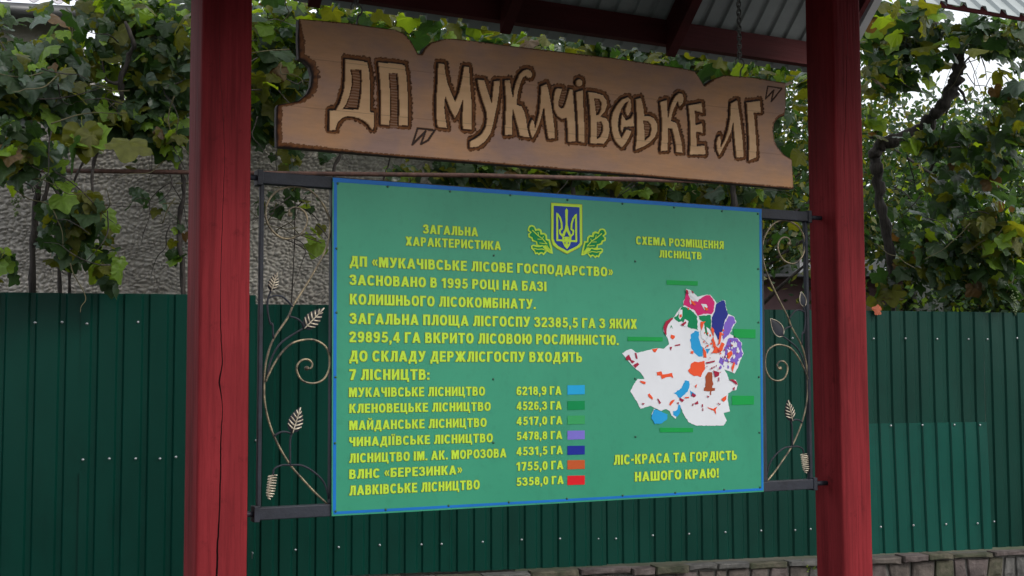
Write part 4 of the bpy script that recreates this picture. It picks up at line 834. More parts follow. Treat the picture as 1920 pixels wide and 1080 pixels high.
# fpt(off) grows towards the viewer; box local +y points away from the viewer
wallbox('wall_core', hs0, hs1, WOFF-3.5, WOFF-.03, 0, 3.78, M['stucco'], house)
wallbox('wall_core', hs0, hsm, WOFF-3.4, WOFF-.03, 3.78, float(wn(80, 45)[2])+.08, M['stucco'], house)
cs = .0068; S = np.arange(hs0, hs1+cs, cs); Zs = np.arange(1.9, 3.80, cs); GS, GZ2 = np.meshgrid(S, Zs); P = np.stack([GS.ravel(), GZ2.ravel()], 1)
Q = P+np.stack([(vnoise(P, 9, 20)-.5)*.06, (vnoise(P, 9, 21)-.5)*.06], 1)
def pebbles(P_, cx_, cz_, seed):      # rounded spatter lumps: distance to the nearest jittered grid point
    r = np.random.default_rng(seed); J = r.random((256, 256, 3)); q = P_/np.array([cx_, cz_])+500; i = np.floor(q).astype(int); best = np.full(len(P_), 9.); sec = best.copy(); amp = np.zeros(len(P_))
    for dx in (-1, 0, 1):
        for dz in (-1, 0, 1):
            j = J[(i[:, 0]+dx) & 255, (i[:, 1]+dz) & 255]; d = np.sqrt(((i+[dx, dz]+j[:, :2]*.9-q)**2).sum(1)); k = d < best
            sec = np.where(k, best, np.minimum(sec, d)); amp = np.where(k, j[:, 2], amp); best = np.where(k, d, best)
    return np.clip((sec-best)*1.5, 0, 1)**.8*(.55+.45*amp), best
rn, _b = pebbles(Q, .043, .028, 31); rn2, _b = pebbles(Q+.3, .021, .016, 32)
hgt = .038*rn+.009*rn2+.006*vnoise(P, 6, 14)
co = FA[None, :]+FD[None, :]*P[:, :1]+FN[None, :]*(WOFF-.02+hgt[:, None]); co[:, 2] += P[:, 1]
nS, nZ = len(S), len(Zs); ii = np.arange(nS*nZ).reshape(nZ, nS); qq = np.stack([ii[:-1, :-1], ii[:-1, 1:], ii[1:, 1:], ii[1:, :-1]], -1).reshape(-1, 4)
me = bpy.data.meshes.new('stucco_face'); me.from_pydata(co.tolist(), [], qq.tolist()); me.polygons.foreach_set('use_smooth', np.ones(len(qq), bool)); me.materials.append(M['stucco']); me.update(); link('stucco_face', me, house)
# roof edge with gutter over the taller part
zg = float(wn(80, 45)[2])
m = MB(); a = fpt(hs0-.3, WOFF+.28, zg); b2 = fpt(hsm+.25, WOFF+.28, zg+.02); m.tube([a, b2], .055, 12); m.build('gutter', M['gutter'], house)
m = MB(); nrm = []; n_ = 160
for k in range(n_+1):
    s_ = hs0-.3+(hsm+.3-hs0+.3)*k/n_; w_ = .028*math.cos(s_*2*math.pi/.17)
    nrm += [fpt(s_, WOFF+.30, zg+.11+w_), fpt(s_, WOFF-3.2, zg+1.5+w_), fpt(s_, WOFF+.30, zg+.10+w_), fpt(s_, WOFF-3.2, zg+1.49+w_)]
m.add(nrm, [f for k in range(n_) for f in ((4*k, 4*k+4, 4*k+5, 4*k+1), (4*k+2, 4*k+3, 4*k+7, 4*k+6), (4*k, 4*k+2, 4*k+6, 4*k+4))], 0, True); m.build('roof', M['slate'], house)
wallbox('eave_board', hs0-.3, hsm+.22, WOFF-.03, WOFF+.24, zg+.03, zg+.07, M['gutter'], house)

# ================================================================ NEIGHBOUR BUILDINGS on the right
nb = empty('neighbour_house', PD(1560, 709, 17), 'low mauve house glimpsed between the leaves above the fence at the right post', 'house')
def nbox(name, px0, px1, py0, py1, d, mat, th=.3):
    a = PD(px0, py1, d); b_ = PD(px1, py0, d); ang = math.atan2(CR[1], CR[0]); L_ = (px1-px0)/FPX*d
    m = MB(); m.box((0, 0, 0), (L_, th, float(b_[2]-a[2])), mat=Matrix.Translation(a) @ Matrix.Rotation(ang, 4, 'Z')); return m.build(name, mat, nb)
nbox('wall', 1300, 1700, 520, 800, 17, M['mauve'], 4); nbox('wall', 1500, 1660, 485, 519, 17.2, M['white'], 3); nbox('eave_board', 1290, 1715, 512, 519, 16.7, M['gutter'], 4.5)
nbox('door', 1725, 1775, 520, 800, 17, M['white'], .2); nbox('wall', 1701, 1990, 530, 800, 17.3, M['gutter'], 4)
pr_ = empty('porch_roof', PD(1850, 0, 9), 'pale turquoise corrugated porch roof over the vine at the upper right', 'roof')
m = MB(); A0 = PD(1770, -6, 8.6); A1 = PD(1960, 24, 8.2); dA = (A1-A0); LA = np.linalg.norm(dA); dA /= LA; back = np.array([.3, 1.0, .42]); back /= np.linalg.norm(back); n_ = 90; vs = []
for k in range(n_+1):
    s_ = -0.1+1.7*k/n_; h_ = .012*(1 if math.sin(s_*2*math.pi/.11) > 0 else -1)
    for (q_, zz) in ((0, 0), (2.2, 0), (0, -.004), (2.2, -.004)): vs.append(A0+dA*s_+back*q_+np.array([0, 0, h_+zz]))
m.add(vs, [f for k in range(n_) for f in ((4*k, 4*k+4, 4*k+5, 4*k+1), (4*k+2, 4*k+3, 4*k+7, 4*k+6), (4*k, 4*k+2, 4*k+6, 4*k+4))]); m.build('roof_sheet', M['porch'], pr_)
m = MB(); m.tube([A0+back*.12+np.array([0, 0, -.055])-dA*.1, A0+dA*1.6+back*.12+np.array([0, 0, -.055])], .035, 4, sm=False); m.build('fascia', M['darkred'], pr_)
m = MB(); m.tube([A0+dA*1.5+back*.3+np.array([0, 0, -.06]), np.array([(A0+dA*1.5+back*.3)[0], (A0+dA*1.5+back*.3)[1], 0])], .04, 8); m.build('roof_post', M['darkred'], pr_)

# ================================================================ LEAVES
def leaf_variant(seed, mat):
    r = random.Random(seed)
    half = [(0, -.02), (.10, -.24), (.30, -.30), (.46, -.16), (.47, .00), (.57, .18), (.50, .36), (.35, .40), (.20, .60), (.0, .80)]
    half = [(x*r.uniform(.88, 1.1), y*r.uniform(.92, 1.08)+r.uniform(-.02, .02)) for x, y in half]; half[0] = (0, half[0][1]); half[-1] = (0, half[-1][1])
    rt = half; lt = [(-x*r.uniform(.9, 1.1), y+r.uniform(-.03, .03)) for x, y in half[1:-1]][::-1]
    pts = rt+lt; pts = [tuple(p) for p in smooth_path(pts+[pts[0]], 2)[:-1]]; n = len(pts); cup = r.uniform(-.05, .55); droop = r.uniform(.1, .9); tw = r.uniform(-.5, .5); vs = []
    def zf(x, y, k): return -cup*abs(x)**1.3*1.2-droop*max(0, y)**2*.55+tw*x*y+(.035 if k in (3, 5, 9) else -.02 if k else 0)
    def kk(i): i = i//2; return i if i < 10 else 18-i
    mid = [(x*.5, y*.5+.02) for x, y in pts]
    vs = [(0, .02, 0)]+[(x, y, zf(x, y, 0)+(.015 if kk(i) in (3, 5, 9) else -.012)) for i, (x, y) in enumerate(mid)]+[(x, y, zf(x, y, kk(i))+r.uniform(-.03, .03)) for i, (x, y) in enumerate(pts)]
    fs = [(0, 1+i, 1+(i+1) % n) for i in range(n)]+[(1+i, 1+n+i, 1+n+(i+1) % n, 1+(i+1) % n) for i in range(n)]
    # petiole
    b = len(vs); vs += [(-.012, 0, -.01), (.012, 0, -.01), (.03, -.42, -.22), (.01, -.42, -.22)]; fs.append((b, b+1, b+2, b+3))
    me = bpy.data.meshes.new('leaf'); me.from_pydata(vs, [], fs); me.polygons.foreach_set('use_smooth', [True]*len(fs)); me.materials.append(mat); me.update()
    return me, np.array(vs), fs
LV = [[leaf_variant(100*i+j, LM[j]) for i in range(7)] for j in range(5)]
def leaf_matrix(p, size, facing=(0, -.6, .55), spread=.75, r=random):
    f = Vector(facing).normalized()
    nrm = (f+Vector((r.gauss(0, spread), r.gauss(0, spread), r.gauss(0, spread*.8)))).normalized()
    down = Vector((r.gauss(0, .45), r.gauss(0, .35)-.15, -1)); t = (down-nrm*down.dot(nrm)); t = t.normalized() if t.length > .05 else nrm.orthogonal()
    x = t.cross(nrm).normalized()
    return Matrix(((x[0]*size, t[0]*size, nrm[0]*size, p[0]), (x[1]*size, t[1]*size, nrm[1]*size, p[1]), (x[2]*size, t[2]*size, nrm[2]*size, p[2]), (0, 0, 0, 1)))
def pix(p):
    d = np.array(p)-CAM; z = d@CF; return 960+FPX*(d@CR)/z, 540-FPX*(d@CU)/z, z
def put_leaves(parent, items, nobj=290, stuffname='foliage'):
    """items: (matrix, material index). The largest in view become parts, the rest one foliage part."""
    sc_ = []
    for k, (mt, mi) in enumerate(items):
        x, y, z = pix(mt.translation); vis = -30 < x < 1950 and -30 < y < 1110 and z > .5
        sc_.append((-(mt.col[0].length/z) if vis else 1, k))
    sc_.sort(); top = [k for v, k in sc_[:nobj] if v < 0]; ts = set(top)
    for k in top:
        mt, mi = items[k]; o = bpy.data.objects.new('leaf', LV[mi][k % 7][0]); COL.objects.link(o); o.parent = parent
        o.matrix_parent_inverse = Matrix.Translation(-parent_world(parent)); o.matrix_basis = mt
    rest = [k for k in range(len(items)) if k not in ts]
    if rest:
        vs = []; fs = []; ms = []; n = 0
        for k in rest:
            mt, mi = items[k]; _, bv, bf = LV[mi][k % 7]; A = np.array(mt)[:3, :3]; vs.append(bv@A.T+np.array(mt.translation)); fs += [tuple(n+i for i in f) for f in bf]; ms += [mi]*len(bf); n += len(bv)
        me = bpy.data.meshes.new(stuffname); me.from_pydata(np.concatenate(vs).tolist(), [], fs)
        for m_ in LM: me.materials.append(m_)
        me.polygons.foreach_set('material_index', ms); me.polygons.foreach_set('use_smooth', [True]*len(fs)); me.update()
        o = link(stuffname, me, parent); o['kind'] = 'stuff'
MIXES = {'olive': (0, .15, .7, .15, 0), 'cool': (.34, .36, .17, .11, .02), 'warm': (.33, .12, .33, .20, .02), 'bright': (.22, .12, .26, .39, .01), 'dim': (.64, .10, .20, .05, .01)}
def pick(mix, r=random):
    u = r.random(); a = 0
    for i, w_ in enumerate(MIXES[mix]):
        a += w_
        if u < a: return i
    return 0
DS = [1.0, 1.0, 1.0]      # depth scale, leaf size factor, leaf count factor
def blob(px, py, d, rx, ry, rd, n, size=.13, mix='cool', shell=False, facing=(0, -.6, .55)):
    """n leaves in an ellipsoid centred where pixel (px, py) meets depth d; rx, ry given in photo pixels at that depth, rd in metres"""
    d *= DS[0]; size *= DS[1]; n = int(n*DS[2]); out = []; c = PD(px, py, d); k_ = d/FPX; hf = np.array([CF[0], CF[1], 0]); hf /= np.linalg.norm(hf)
    for _ in range(n):
        while True:
            a, b_, e_ = random.uniform(-1, 1), random.uniform(-1, 1), random.uniform(-1, 1)
            if a*a+b_*b_+e_*e_ <= 1: break
        szv = random.choice((.45, .7, .9, 1.0, 1.1, 1.3))*random.uniform(.85, 1.12); p = c+CR*a*rx*k_+np.array([0, 0, 1])*b_*ry*k_+hf*e_*rd
        out.append((leaf_matrix(p, size*szv, facing), pick(mix)))
    return out
def branch(parent, pts, rads, name='branch', d=None, mat=None, k=5):
    P_ = [PD(q[0], q[1], q[2]*DS[0]) for q in pts]; pp = smooth_path(P_, k); rr = [r_*DS[0]*(1+.18*math.sin(i*1.7)+random.uniform(-.12, .12)) for i, r_ in enumerate(lerp_path(rads, k))]
    pp = [p+rng.normal(0, r_*.18, 3) for p, r_ in zip(pp, rr)]
    m = MB(); m.tube(pp, rr, 9); return m.build(name, mat or M['bark'], parent)
def bunch(parent, px, py, d, n=26, L_=.13, r_=.035):
    m = MB(); c = PD(px, py, d*DS[0]); ico = [(0, 0, 1), (.894, 0, .447), (.276, .851, .447), (-.724, .526, .447), (-.724, -.526, .447), (.276, -.851, .447), (.724, .526, -.447), (-.276, .851, -.447), (-.894, 0, -.447), (-.276, -.851, -.447), (.724, -.526, -.447), (0, 0, -1)]
    icf = [(0, 1, 2), (0, 2, 3), (0, 3, 4), (0, 4, 5), (0, 5, 1), (1, 6, 2), (2, 7, 3), (3, 8, 4), (4, 9, 5), (5, 10, 1), (2, 6, 7), (3, 7, 8), (4, 8, 9), (5, 9, 10), (1, 10, 6), (11, 7, 6), (11, 8, 7), (11, 9, 8), (11, 10, 9), (11, 6, 10)]
    for i in range(n):
        t = random.random(); rr = r_*(1-.75*t)*random.random()**.5; a = random.uniform(0, 6.28); q_ = c+np.array([rr*math.cos(a), rr*math.sin(a), -L_*t]); s_ = random.uniform(.0065, .009)
        m.add([q_+np.array(v)*s_ for v in ico], icf, 0, True)
    return m.build('grape_bunch', M['grape'], parent)

def shoots(parent, spots, n, L_=.5):
    for k in range(n):
        px, py, d, rx, ry = random.choice(spots); c = PD(px+random.uniform(-rx, rx), py+random.uniform(-ry, ry), d*DS[0]); a = random.uniform(0, 6.28); dr = np.array([math.cos(a), math.sin(a)*.4, random.uniform(-1, .3)]); pts = [c]
        for q_ in range(5): dr = dr+rng.normal(0, .35, 3); pts.append(pts[-1]+dr/np.linalg.norm(dr)*L_/5*random.uniform(.6, 1.2))
        m = MB(); m.tube(smooth_path(pts, 3), list(np.linspace(.0045, .0016, 16)), 5); m.build('shoot', M['bark'] if k % 3 else M['stem'], parent)
# pergola of rusty pipe carrying the vines
pg = empty('vine_pergola', PD(700, 709, 8.2), 'rusty pipe pergola rail carrying the vines above the fence', 'pergola')
m = MB(); m.tube([PD(-60, 317.5, 8.1), PD(345, 323, 8.1), PD(900, 329, 8.15), PD(1330, 340, 8.3)], .015, 10); m.build('rail', M['pipe'], pg)
for px in (-52,):
    a = PD(px, 300, 8.12); m = MB(); m.tube([a, (a[0], a[1], 0)], .022, 8); m.build('pergola_post', M['pipe'], pg)
a = PD(430, 324, 8.1); m = MB(); m.tube([a, (a[0], a[1], 0)], .018, 8); m.build('pergola_post', M['pipe'], pg)

# ---- vine at the far left
DS[:] = [1.0, .84, 1.35]
v = empty('grape_vine', PD(90, 600, 8.0), 'grape vine with hanging leaf bush over the stucco wall at the far left', 'vine', 'grape vines on the pergola')
branch(v, [(62, 640, 8), (60, 520, 8), (66, 410, 7.95), (70, 340, 7.9), (55, 270, 7.8), (30, 200, 7.7)], [.022, .02, .024, .02, .015, .008], 'trunk')
branch(v, [(112, 640, 8), (112, 520, 8), (105, 430, 7.95), (118, 380, 7.95), (100, 330, 7.9)], [.013, .012, .012, .011, .01])
branch(v, [(130, 560, 8), (132, 500, 7.9), (140, 430, 7.9), (160, 380, 7.9)], [.01, .01, .008, .006])
branch(v, [(66, 410, 7.95), (85, 370, 7.9), (92, 335, 7.95), (112, 372, 7.9)], [.018, .015, .013, .008])
it = []
it += blob(45, 165, 7.4, 95, 60, .35, 125, .145, 'cool'); it += blob(30, 270, 7.3, 70, 55, .3, 60, .14, 'cool'); it += blob(150, 425, 7.7, 70, 80, .22, 72, .12, 'cool')
it += blob(205, 505, 7.8, 34, 38, .12, 14, .12, 'warm'); it += blob(0, 500, 7.6, 30, 35, .15, 10, .12, 'cool'); it += blob(60, 330, 7.6, 85, 28, .2, 18, .13, 'cool')
it += blob(95, 118, 8.0, 95, 42, .3, 110, .13, 'cool'); it += blob(8, 60, 8.2, 26, 50, .3, 18, .13, 'cool'); it += blob(140, 400, 7.5, 65, 40, .15, 26, .14, 'warm')
put_leaves(v, it); shoots(v, [(60, 180, 7.2, 90, 90), (150, 430, 7.5, 80, 90), (60, 330, 7.3, 60, 60)], 26); bunch(v, 62, 272, 7.4); bunch(v, 30, 365, 7.6); bunch(v, 190, 250, 7.8)
v2 = empty('grape_vine', PD(250, 600, 8.2), 'grape vine with dark crooked branch and dense yellowish leaves beside the left post', 'vine', 'grape vines on the pergola')
branch(v2, [(345, 620, 8.2), (342, 500, 8.2), (335, 420, 8.2), (345, 350, 8.15), (330, 300, 8.15), (300, 290, 8.1)], [.02, .018, .016, .014, .012, .008], 'trunk')
branch(v2, [(212, 245, 8.1), (228, 190, 8.1), (226, 155, 8.05), (240, 110, 8.05), (250, 82, 8), (235, 40, 8)], [.014, .016, .02, .016, .014, .01])
branch(v2, [(226, 155, 8.05), (200, 150, 8.05), (192, 112, 8.1)], [.014, .01, .005]); branch(v2, [(174, 380, 7.9), (173, 330, 8.0), (180, 290, 8.1), (212, 245, 8.1)], [.009, .01, .012, .013])
branch(v2, [(128, 372, 8), (145, 325, 8), (165, 290, 8.0), (180, 250, 8)], [.006, .008, .009, .006])
it = blob(215, 110, 8.4, 110, 105, .35, 150, .125, 'warm'); it += blob(290, 70, 8.5, 70, 60, .3, 60, .12, 'bright'); it += blob(310, 140, 8.3, 60, 130, .35, 200, .125, 'dim'); it += blob(230, 225, 8.1, 105, 35, .25, 100, .125, 'warm')
it += blob(320, 255, 8.1, 50, 35, .2, 45, .12, 'warm'); it += blob(262, 25, 8.6, 105, 45, .4, 120, .13, 'bright'); it += blob(130, 215, 7.9, 60, 50, .3, 60, .13, 'dim'); it += blob(235, 262, 7.0, 20, 8, .05, 1, .27, 'olive'); it += blob(150, 268, 7.1, 50, 20, .1, 6, .19, 'cool')
it += blob(275, 355, 8.2, 60, 70, .1, 9, .10, 'warm'); it += blob(335, 450, 8.2, 14, 45, .08, 10, .09, 'warm')
put_leaves(v2, it); shoots(v2, [(220, 120, 8.0, 110, 110), (320, 380, 8.1, 20, 90), (300, 200, 8.0, 60, 60)], 26)
# ---- vine between the left post and the carved sign
DS[:] = [1.07, .88, 1.3]
v3 = empty('grape_vine', PD(560, 600, 8.3), 'grape vine of backlit yellow green leaves between the left post and the carved sign', 'vine', 'grape vines on the pergola')
branch(v3, [(640, 620, 8.3), (632, 400, 8.3), (626, 320, 8.3), (640, 270, 8.3), (600, 150, 8.3), (560, 60, 8.3)], [.014, .013, .013, .012, .01, .007], 'trunk')
branch(v3, [(545, 600, 8.4), (553, 420, 8.4), (548, 330, 8.35), (520, 230, 8.3)], [.004, .004, .005, .004]); branch(v3, [(500, 10, 8.2), (505, 60, 8.2)], [.004, .003], 'hanging_shoot')
it = blob(520, 60, 8.3, 60, 75, .4, 120, .125, 'bright'); it += blob(515, 170, 8.3, 60, 90, .35, 150, .12, 'warm'); it += blob(590, 160, 8.4, 50, 60, .3, 40, .12, 'bright'); it += blob(640, 40, 8.5, 110, 50, .4, 110, .12, 'bright'); it += blob(730, 60, 8.6, 140, 40, .4, 100, .12, 'warm')
it += blob(540, 295, 8.3, 30, 20, .15, 12, .11, 'warm'); it += blob(500, 245, 8.3, 30, 30, .2, 26, .12, 'dim'); it += blob(545, 380, 8.4, 65, 35, .12, 18, .10, 'dim'); it += blob(595, 445, 8.4, 18, 25, .06, 4, .12, 'warm'); it += blob(620, 290, 8.3, 20, 14, .1, 5, .11, 'dim')
put_leaves(v3, it); shoots(v3, [(520, 120, 8.0, 45, 110), (560, 400, 8.3, 50, 60)], 26)
# ---- vine behind the sign
DS[:] = [1.13, .92, 1.2]
v4 = empty('grape_vine', PD(1000, 600, 8.5), 'grape vine with dark stems and shaded leaves behind the carved sign', 'vine', 'grape vines on the pergola')
for i, (px, w_) in enumerate(((722, .006), (885, .012), (1078, .016), (1150, .013), (1378, .02))):
    branch(v4, [(px, 640, 8.5), (px+6, 450, 8.5), (px-4, 350, 8.5), (px+10, 280, 8.5), (px-15, 180, 8.5)], [w_*1.1, w_, w_, w_*.9, w_*.7], 'trunk' if i == 4 else 'stem')
it = blob(760, 320, 8.4, 45, 22, .15, 16, .11, 'bright'); it += blob(860, 320, 8.5, 70, 28, .3, 70, .115, 'dim'); it += blob(980, 330, 8.6, 110, 38, .4, 150, .12, 'warm'); it += blob(1150, 345, 8.7, 130, 40, .4, 190, .12, 'warm'); it += blob(1330, 370, 8.8, 130, 45, .4, 190, .12, 'warm')
it += blob(900, 95, 8.8, 130, 45, .4, 170, .12, 'warm'); it += blob(1110, 110, 8.8, 160, 50, .4, 200, .125, 'cool'); it += blob(1330, 130, 8.8, 150, 50, .4, 190, .125, 'warm'); it += blob(1000, 220, 8.9, 350, 80, .5, 300, .13, 'dim'); it += blob(1100, 260, 9.4, 420, 130, .4, 500, .14, 'dim')
put_leaves(v4, it); shoots(v4, [(1150, 345, 8.4, 300, 30), (1000, 110, 8.5, 300, 30)], 26)
# ---- big vine on the right
DS[:] = [1.27, 1.0, 1.3]
v5 = empty('grape_vine', PD(1660, 600, 8.4), 'old grape vine with thick curved trunk and hanging leaves right of the right post', 'vine', 'grape vines on the pergola')
branch(v5, [(1670, 640, 8.4), (1669, 570, 8.4), (1671, 500, 8.4), (1662, 440, 8.4), (1651, 380, 8.4), (1645, 330, 8.4), (1640, 292, 8.4), (1655, 272, 8.4), (1690, 256, 8.4), (1720, 243, 8.4), (1745, 222, 8.35), (1762, 205, 8.3), (1782, 175, 8.3), (1793, 140, 8.3), (1800, 112, 8.3), (1795, 82, 8.3), (1782, 62, 8.3), (1755, 48, 8.3), (1700, 40, 8.3)],
       [.030, .030, .032, .033, .034, .037, .042, .044, .038, .030, .034, .040, .048, .042, .034, .030, .028, .030, .016], 'trunk', k=5)
branch(v5, [(1748, 222, 8.35), (1750, 260, 8.35), (1755, 290, 8.35), (1745, 320, 8.35)], [.018, .016, .017, .01]); branch(v5, [(1762, 300, 8.3), (1764, 270, 8.3), (1770, 230, 8.3)], [.008, .008, .006])
branch(v5, [(1790, 160, 8.3), (1805, 175, 8.3), (1812, 195, 8.3)], [.012, .01, .006]); branch(v5, [(1795, 135, 8.3), (1825, 100, 8.3), (1860, 85, 8.4), (1920, 70, 8.5)], [.008, .007, .006, .004])
branch(v5, [(1830, 88, 8.4), (1845, 120, 8.5), (1850, 150, 8.5)], [.005, .004, .002]); branch(v5, [(1625, 257, 8.5), (1680, 262, 8.4)], [.008, .012])
branch(v5, [(1840, 465, 8.2), (1870, 480, 8.2), (1930, 468, 8.2)], [.008, .009, .009]); branch(v5, [(1880, 430, 8.2), (1920, 410, 8.1)], [.007, .007])
branch(v5, [(1700, 290, 8.3), (1712, 330, 8.3), (1716, 350, 8.3)], [.004, .004, .002], 'shoot'); branch(v5, [(1880, 560, 8.1), (1905, 515, 8.1), (1915, 470, 8.1)], [.003, .003, .003], 'shoot', mat=M['stem'])
it = blob(1695, 45, 8.3, 90, 42, .35, 125, .135, 'cool'); it += blob(1865, 66, 8.1, 110, 34, .3, 100, .135, 'cool'); it += blob(1665, 120, 8.3, 45, 65, .3, 75, .13, 'cool'); it += blob(1725, 110, 8.4, 60, 45, .3, 45, .13, 'warm')
it += blob(1900, 190, 7.9, 42, 95, .25, 50, .14, 'cool'); it += blob(1790, 262, 8.1, 100, 32, .25, 75, .13, 'cool'); it += blob(1640, 225, 8.4, 22, 50, .15, 16, .11, 'warm')
it += blob(1800, 350, 8.1, 60, 50, .2, 30, .13, 'cool'); it += blob(1800, 430, 8.1, 120, 60, .25, 90, .13, 'cool'); it += blob(1870, 440, 8.0, 80, 60, .25, 60, .13, 'warm'); it += blob(1880, 320, 7.9, 45, 50, .2, 22, .135, 'cool')
it += blob(1770, 500, 8.2, 90, 45, .25, 80, .13, 'dim'); it += blob(1870, 520, 8.2, 70, 50, .25, 60, .13, 'dim'); it += blob(1650, 545, 8.3, 45, 40, .1, 9, .15, 'warm'); it += blob(1710, 430, 8.4, 45, 60, .2, 18, .12, 'dim'); it += blob(1490, 460, 8.6, 40, 60, .2, 12, .1, 'dim')
put_leaves(v5, it); shoots(v5, [(1800, 380, 7.9, 110, 130), (1740, 130, 8.1, 130, 90), (1850, 120, 8.1, 60, 60)], 26); bunch(v5, 1902, 545, 7.9, 34, .17, .045); bunch(v5, 1862, 200, 8.0, 24); bunch(v5, 1748, 250, 8.1, 16); bunch(v5, 1690, 85, 8.2, 16)
# dry leaf caught on the fence
dl = fpt(0, 0, 0); p = PLN(1649, 582, FA+FN*.03, FN); o = empty('dry_leaf', p, 'curled orange dry leaf lying on the fence top beside the right post', 'leaf')
me, bv, bf = leaf_variant(991, M['dead']); me.name = 'leaf_blade'; q_ = link('leaf_blade', me, o); q_.matrix_basis = Matrix.Translation(p) @ Matrix.Rotation(R(80), 4, 'X') @ Matrix.Rotation(1.2, 4, 'Z') @ Matrix.Scale(.08, 4)
# ---- canopy of the same vines over the space between shelter and fence
v6 = empty('vine_canopy', (1, 3, 3.7), 'leafy vine canopy on the pergola overhead between the shelter and the fence', 'vine')
it = []
for _ in range(1300):
    x = random.uniform(-.5, 5.6); y = random.uniform(2.1, 6.1)-.22*x*.6; z = random.gauss(4.25, .16)
    X_, Y_, Z_ = pix((x, y, z))
    if Z_ < 3: continue
    it.append((leaf_matrix((x, y, z), .15*random.uniform(.7, 1.2), (0, -.1, 1), .5), pick('warm')))
put_leaves(v6, it, 0)

# ================================================================ TREES behind
def tree(px, d, ztop, zc, rx, rz, n, label, cols, size=.085, seed=0, sparse=1.0):
    r = np.random.default_rng(seed); base = PD(px, 709, d); base[2] = 0; e_ = empty('tree', base, label, 'tree', 'trees behind the fence')
    m = MB(); P_ = [base+np.array([r.normal(0, .06), r.normal(0, .06), z]) for z in np.linspace(0, ztop*.85, 6)]; m.tube(smooth_path(P_, 3), lerp_path([.16, .14, .12, .09, .06, .03], 3), 9)
    tips = []
    for k in range(16):
        a = r.uniform(0, 6.28); z0_ = r.uniform(.25, .8)*ztop; L_ = rx*r.uniform(.5, .95); p0 = base+np.array([0, 0, z0_]); p1 = p0+np.array([math.cos(a)*L_*.5, math.sin(a)*L_*.5, .35*L_]); p2 = p0+np.array([math.cos(a)*L_, math.sin(a)*L_, .55*L_+r.normal(0, .2)])
        m.tube(smooth_path([p0, p1, p2], 3), lerp_path([.05, .03, .012], 3), 6); tips.append((p1, p2))
    m.build('trunk', M['bark'], e_)
    nc = 150; cl = []
    while len(cl) < nc:
        q_ = r.uniform(-1, 1, 3)
        if (q_**2).sum() < 1: cl.append(base+np.array([q_[0]*rx, q_[1]*rx, zc+q_[2]*rz]))
    cl = np.array(cl); ci = r.integers(0, nc, n); c = cl[ci]+r.normal(0, 1, (n, 3))*np.array([.42, .42, .30])*rx/2.6*sparse
    a = r.normal(0, 1, (n, 3)); a /= np.linalg.norm(a, axis=1)[:, None]; b_ = np.cross(a, r.normal(0, 1, (n, 3))); b_ /= np.linalg.norm(b_, axis=1)[:, None]
    s_ = size*r.uniform(.6, 1.3, n)[:, None]; v_ = np.stack([c-a*s_*.6, c+b_*s_*.32, c+a*s_*.6, c-b_*s_*.32], 1).reshape(-1, 3)
    f_ = np.arange(4*n).reshape(n, 4); me = bpy.data.meshes.new('crown'); me.from_pydata(v_.tolist(), [], f_.tolist())
    for m_ in cols: me.materials.append(LM[m_])
    me.polygons.foreach_set('material_index', r.integers(0, len(cols), n)); me.update(); link('crown', me, e_)
tree(1760, 19, 6.2, 3.4, 2.6, 2.6, 26000, 'broad grey green tree behind the fence at the right edge, bright sky through its top', (0, 0, 1, 2), .10, 1)
tree(1560, 22, 6.4, 3.8, 2.8, 2.6, 24000, 'tall dense tree directly behind the right red post', (0, 0, 2), .10, 2)
tree(1960, 17, 5.2, 3.0, 2.2, 2.2, 20000, 'fresh green tree at the far right behind the hanging vine', (0, 0, 1, 3), .09, 3)
tree(1330, 18, 6.6, 4.2, 2.8, 2.8, 22000, 'dark tree behind the right half of the carved sign', (0, 0, 2), .10, 4)
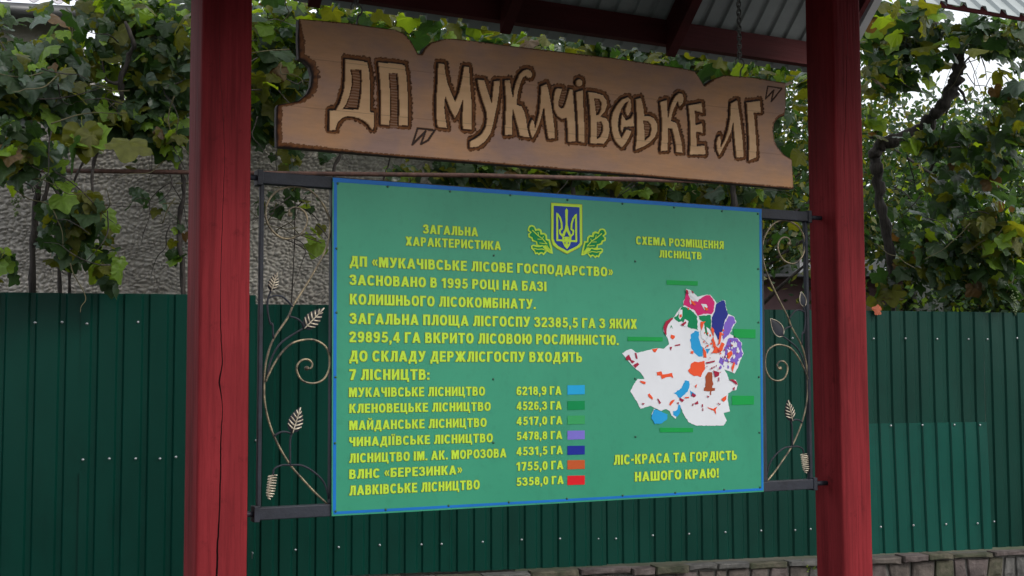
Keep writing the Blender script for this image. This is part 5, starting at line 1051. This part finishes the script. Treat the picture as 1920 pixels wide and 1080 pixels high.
tree(1080, 20, 7.0, 4.4, 3.0, 3.0, 22000, 'olive green tree behind the middle of the carved sign', (0, 2, 2, 1), .11, 5)
tree(620, 21, 7.6, 5.2, 2.6, 2.6, 11000, 'light green tree behind the stucco house, near the sign left end', (3, 2, 3, 1), .12, 6, 1.2)
tree(300, 20, 7.4, 5.4, 2.4, 2.0, 8000, 'light green tree above the stucco house left of the left post', (3, 2, 1), .12, 7, 1.2)

# unseen trees added behind and beside the viewer to block light and darken reflections
for i, (x, y, h_, rr_) in enumerate(((-15, -13, 6, 3.6), (-7, -19, 5.5, 3.4), (3, -22, 5.5, 3.6), (14, -18, 5.5, 3.4), (-15, -1, 7, 3.8))):
    r_ = np.random.default_rng(50+i); e_ = empty('tree', (x, y, 0), ['unseen bushy tree added at the far left to dim the front light', 'unseen spreading tree added behind the viewer to dim the front light', 'unseen dark tree added opposite the notice board to dim the front light', 'unseen tree added behind the viewer on the right to dim the front light', 'unseen round tree added left of the shelter to dim the side light'][i], 'tree', 'unseen trees added to dim the light')
    m = MB(); m.tube([(x, y, 0), (x+.1, y, h_*.3), (x, y+.1, h_*.75)], [.25, .2, .08], 9); m.build('trunk', M['bark'], e_)
    n = 7000; q_ = r_.normal(0, 1, (n, 3)); q_ /= np.linalg.norm(q_, axis=1)[:, None]; q_ *= r_.random(n)[:, None]**.4; c = np.array([x, y, h_*.56])+q_*np.array([rr_, rr_, h_*.46])
    a = r_.normal(0, 1, (n, 3)); a /= np.linalg.norm(a, axis=1)[:, None]; b_ = np.cross(a, r_.normal(0, 1, (n, 3))); b_ /= np.linalg.norm(b_, axis=1)[:, None]; s_ = .42*r_.uniform(.6, 1.3, n)[:, None]
    v_ = np.stack([c-a*s_*.6, c+b_*s_*.35, c+a*s_*.6, c-b_*s_*.35], 1).reshape(-1, 3); me = bpy.data.meshes.new('crown'); me.from_pydata(v_.tolist(), [], np.arange(4*n).reshape(n, 4).tolist()); me.materials.append(LM[0]); me.materials.append(LM[2]); me.polygons.foreach_set('material_index', r_.integers(0, 2, n)); me.update(); link('crown', me, e_)
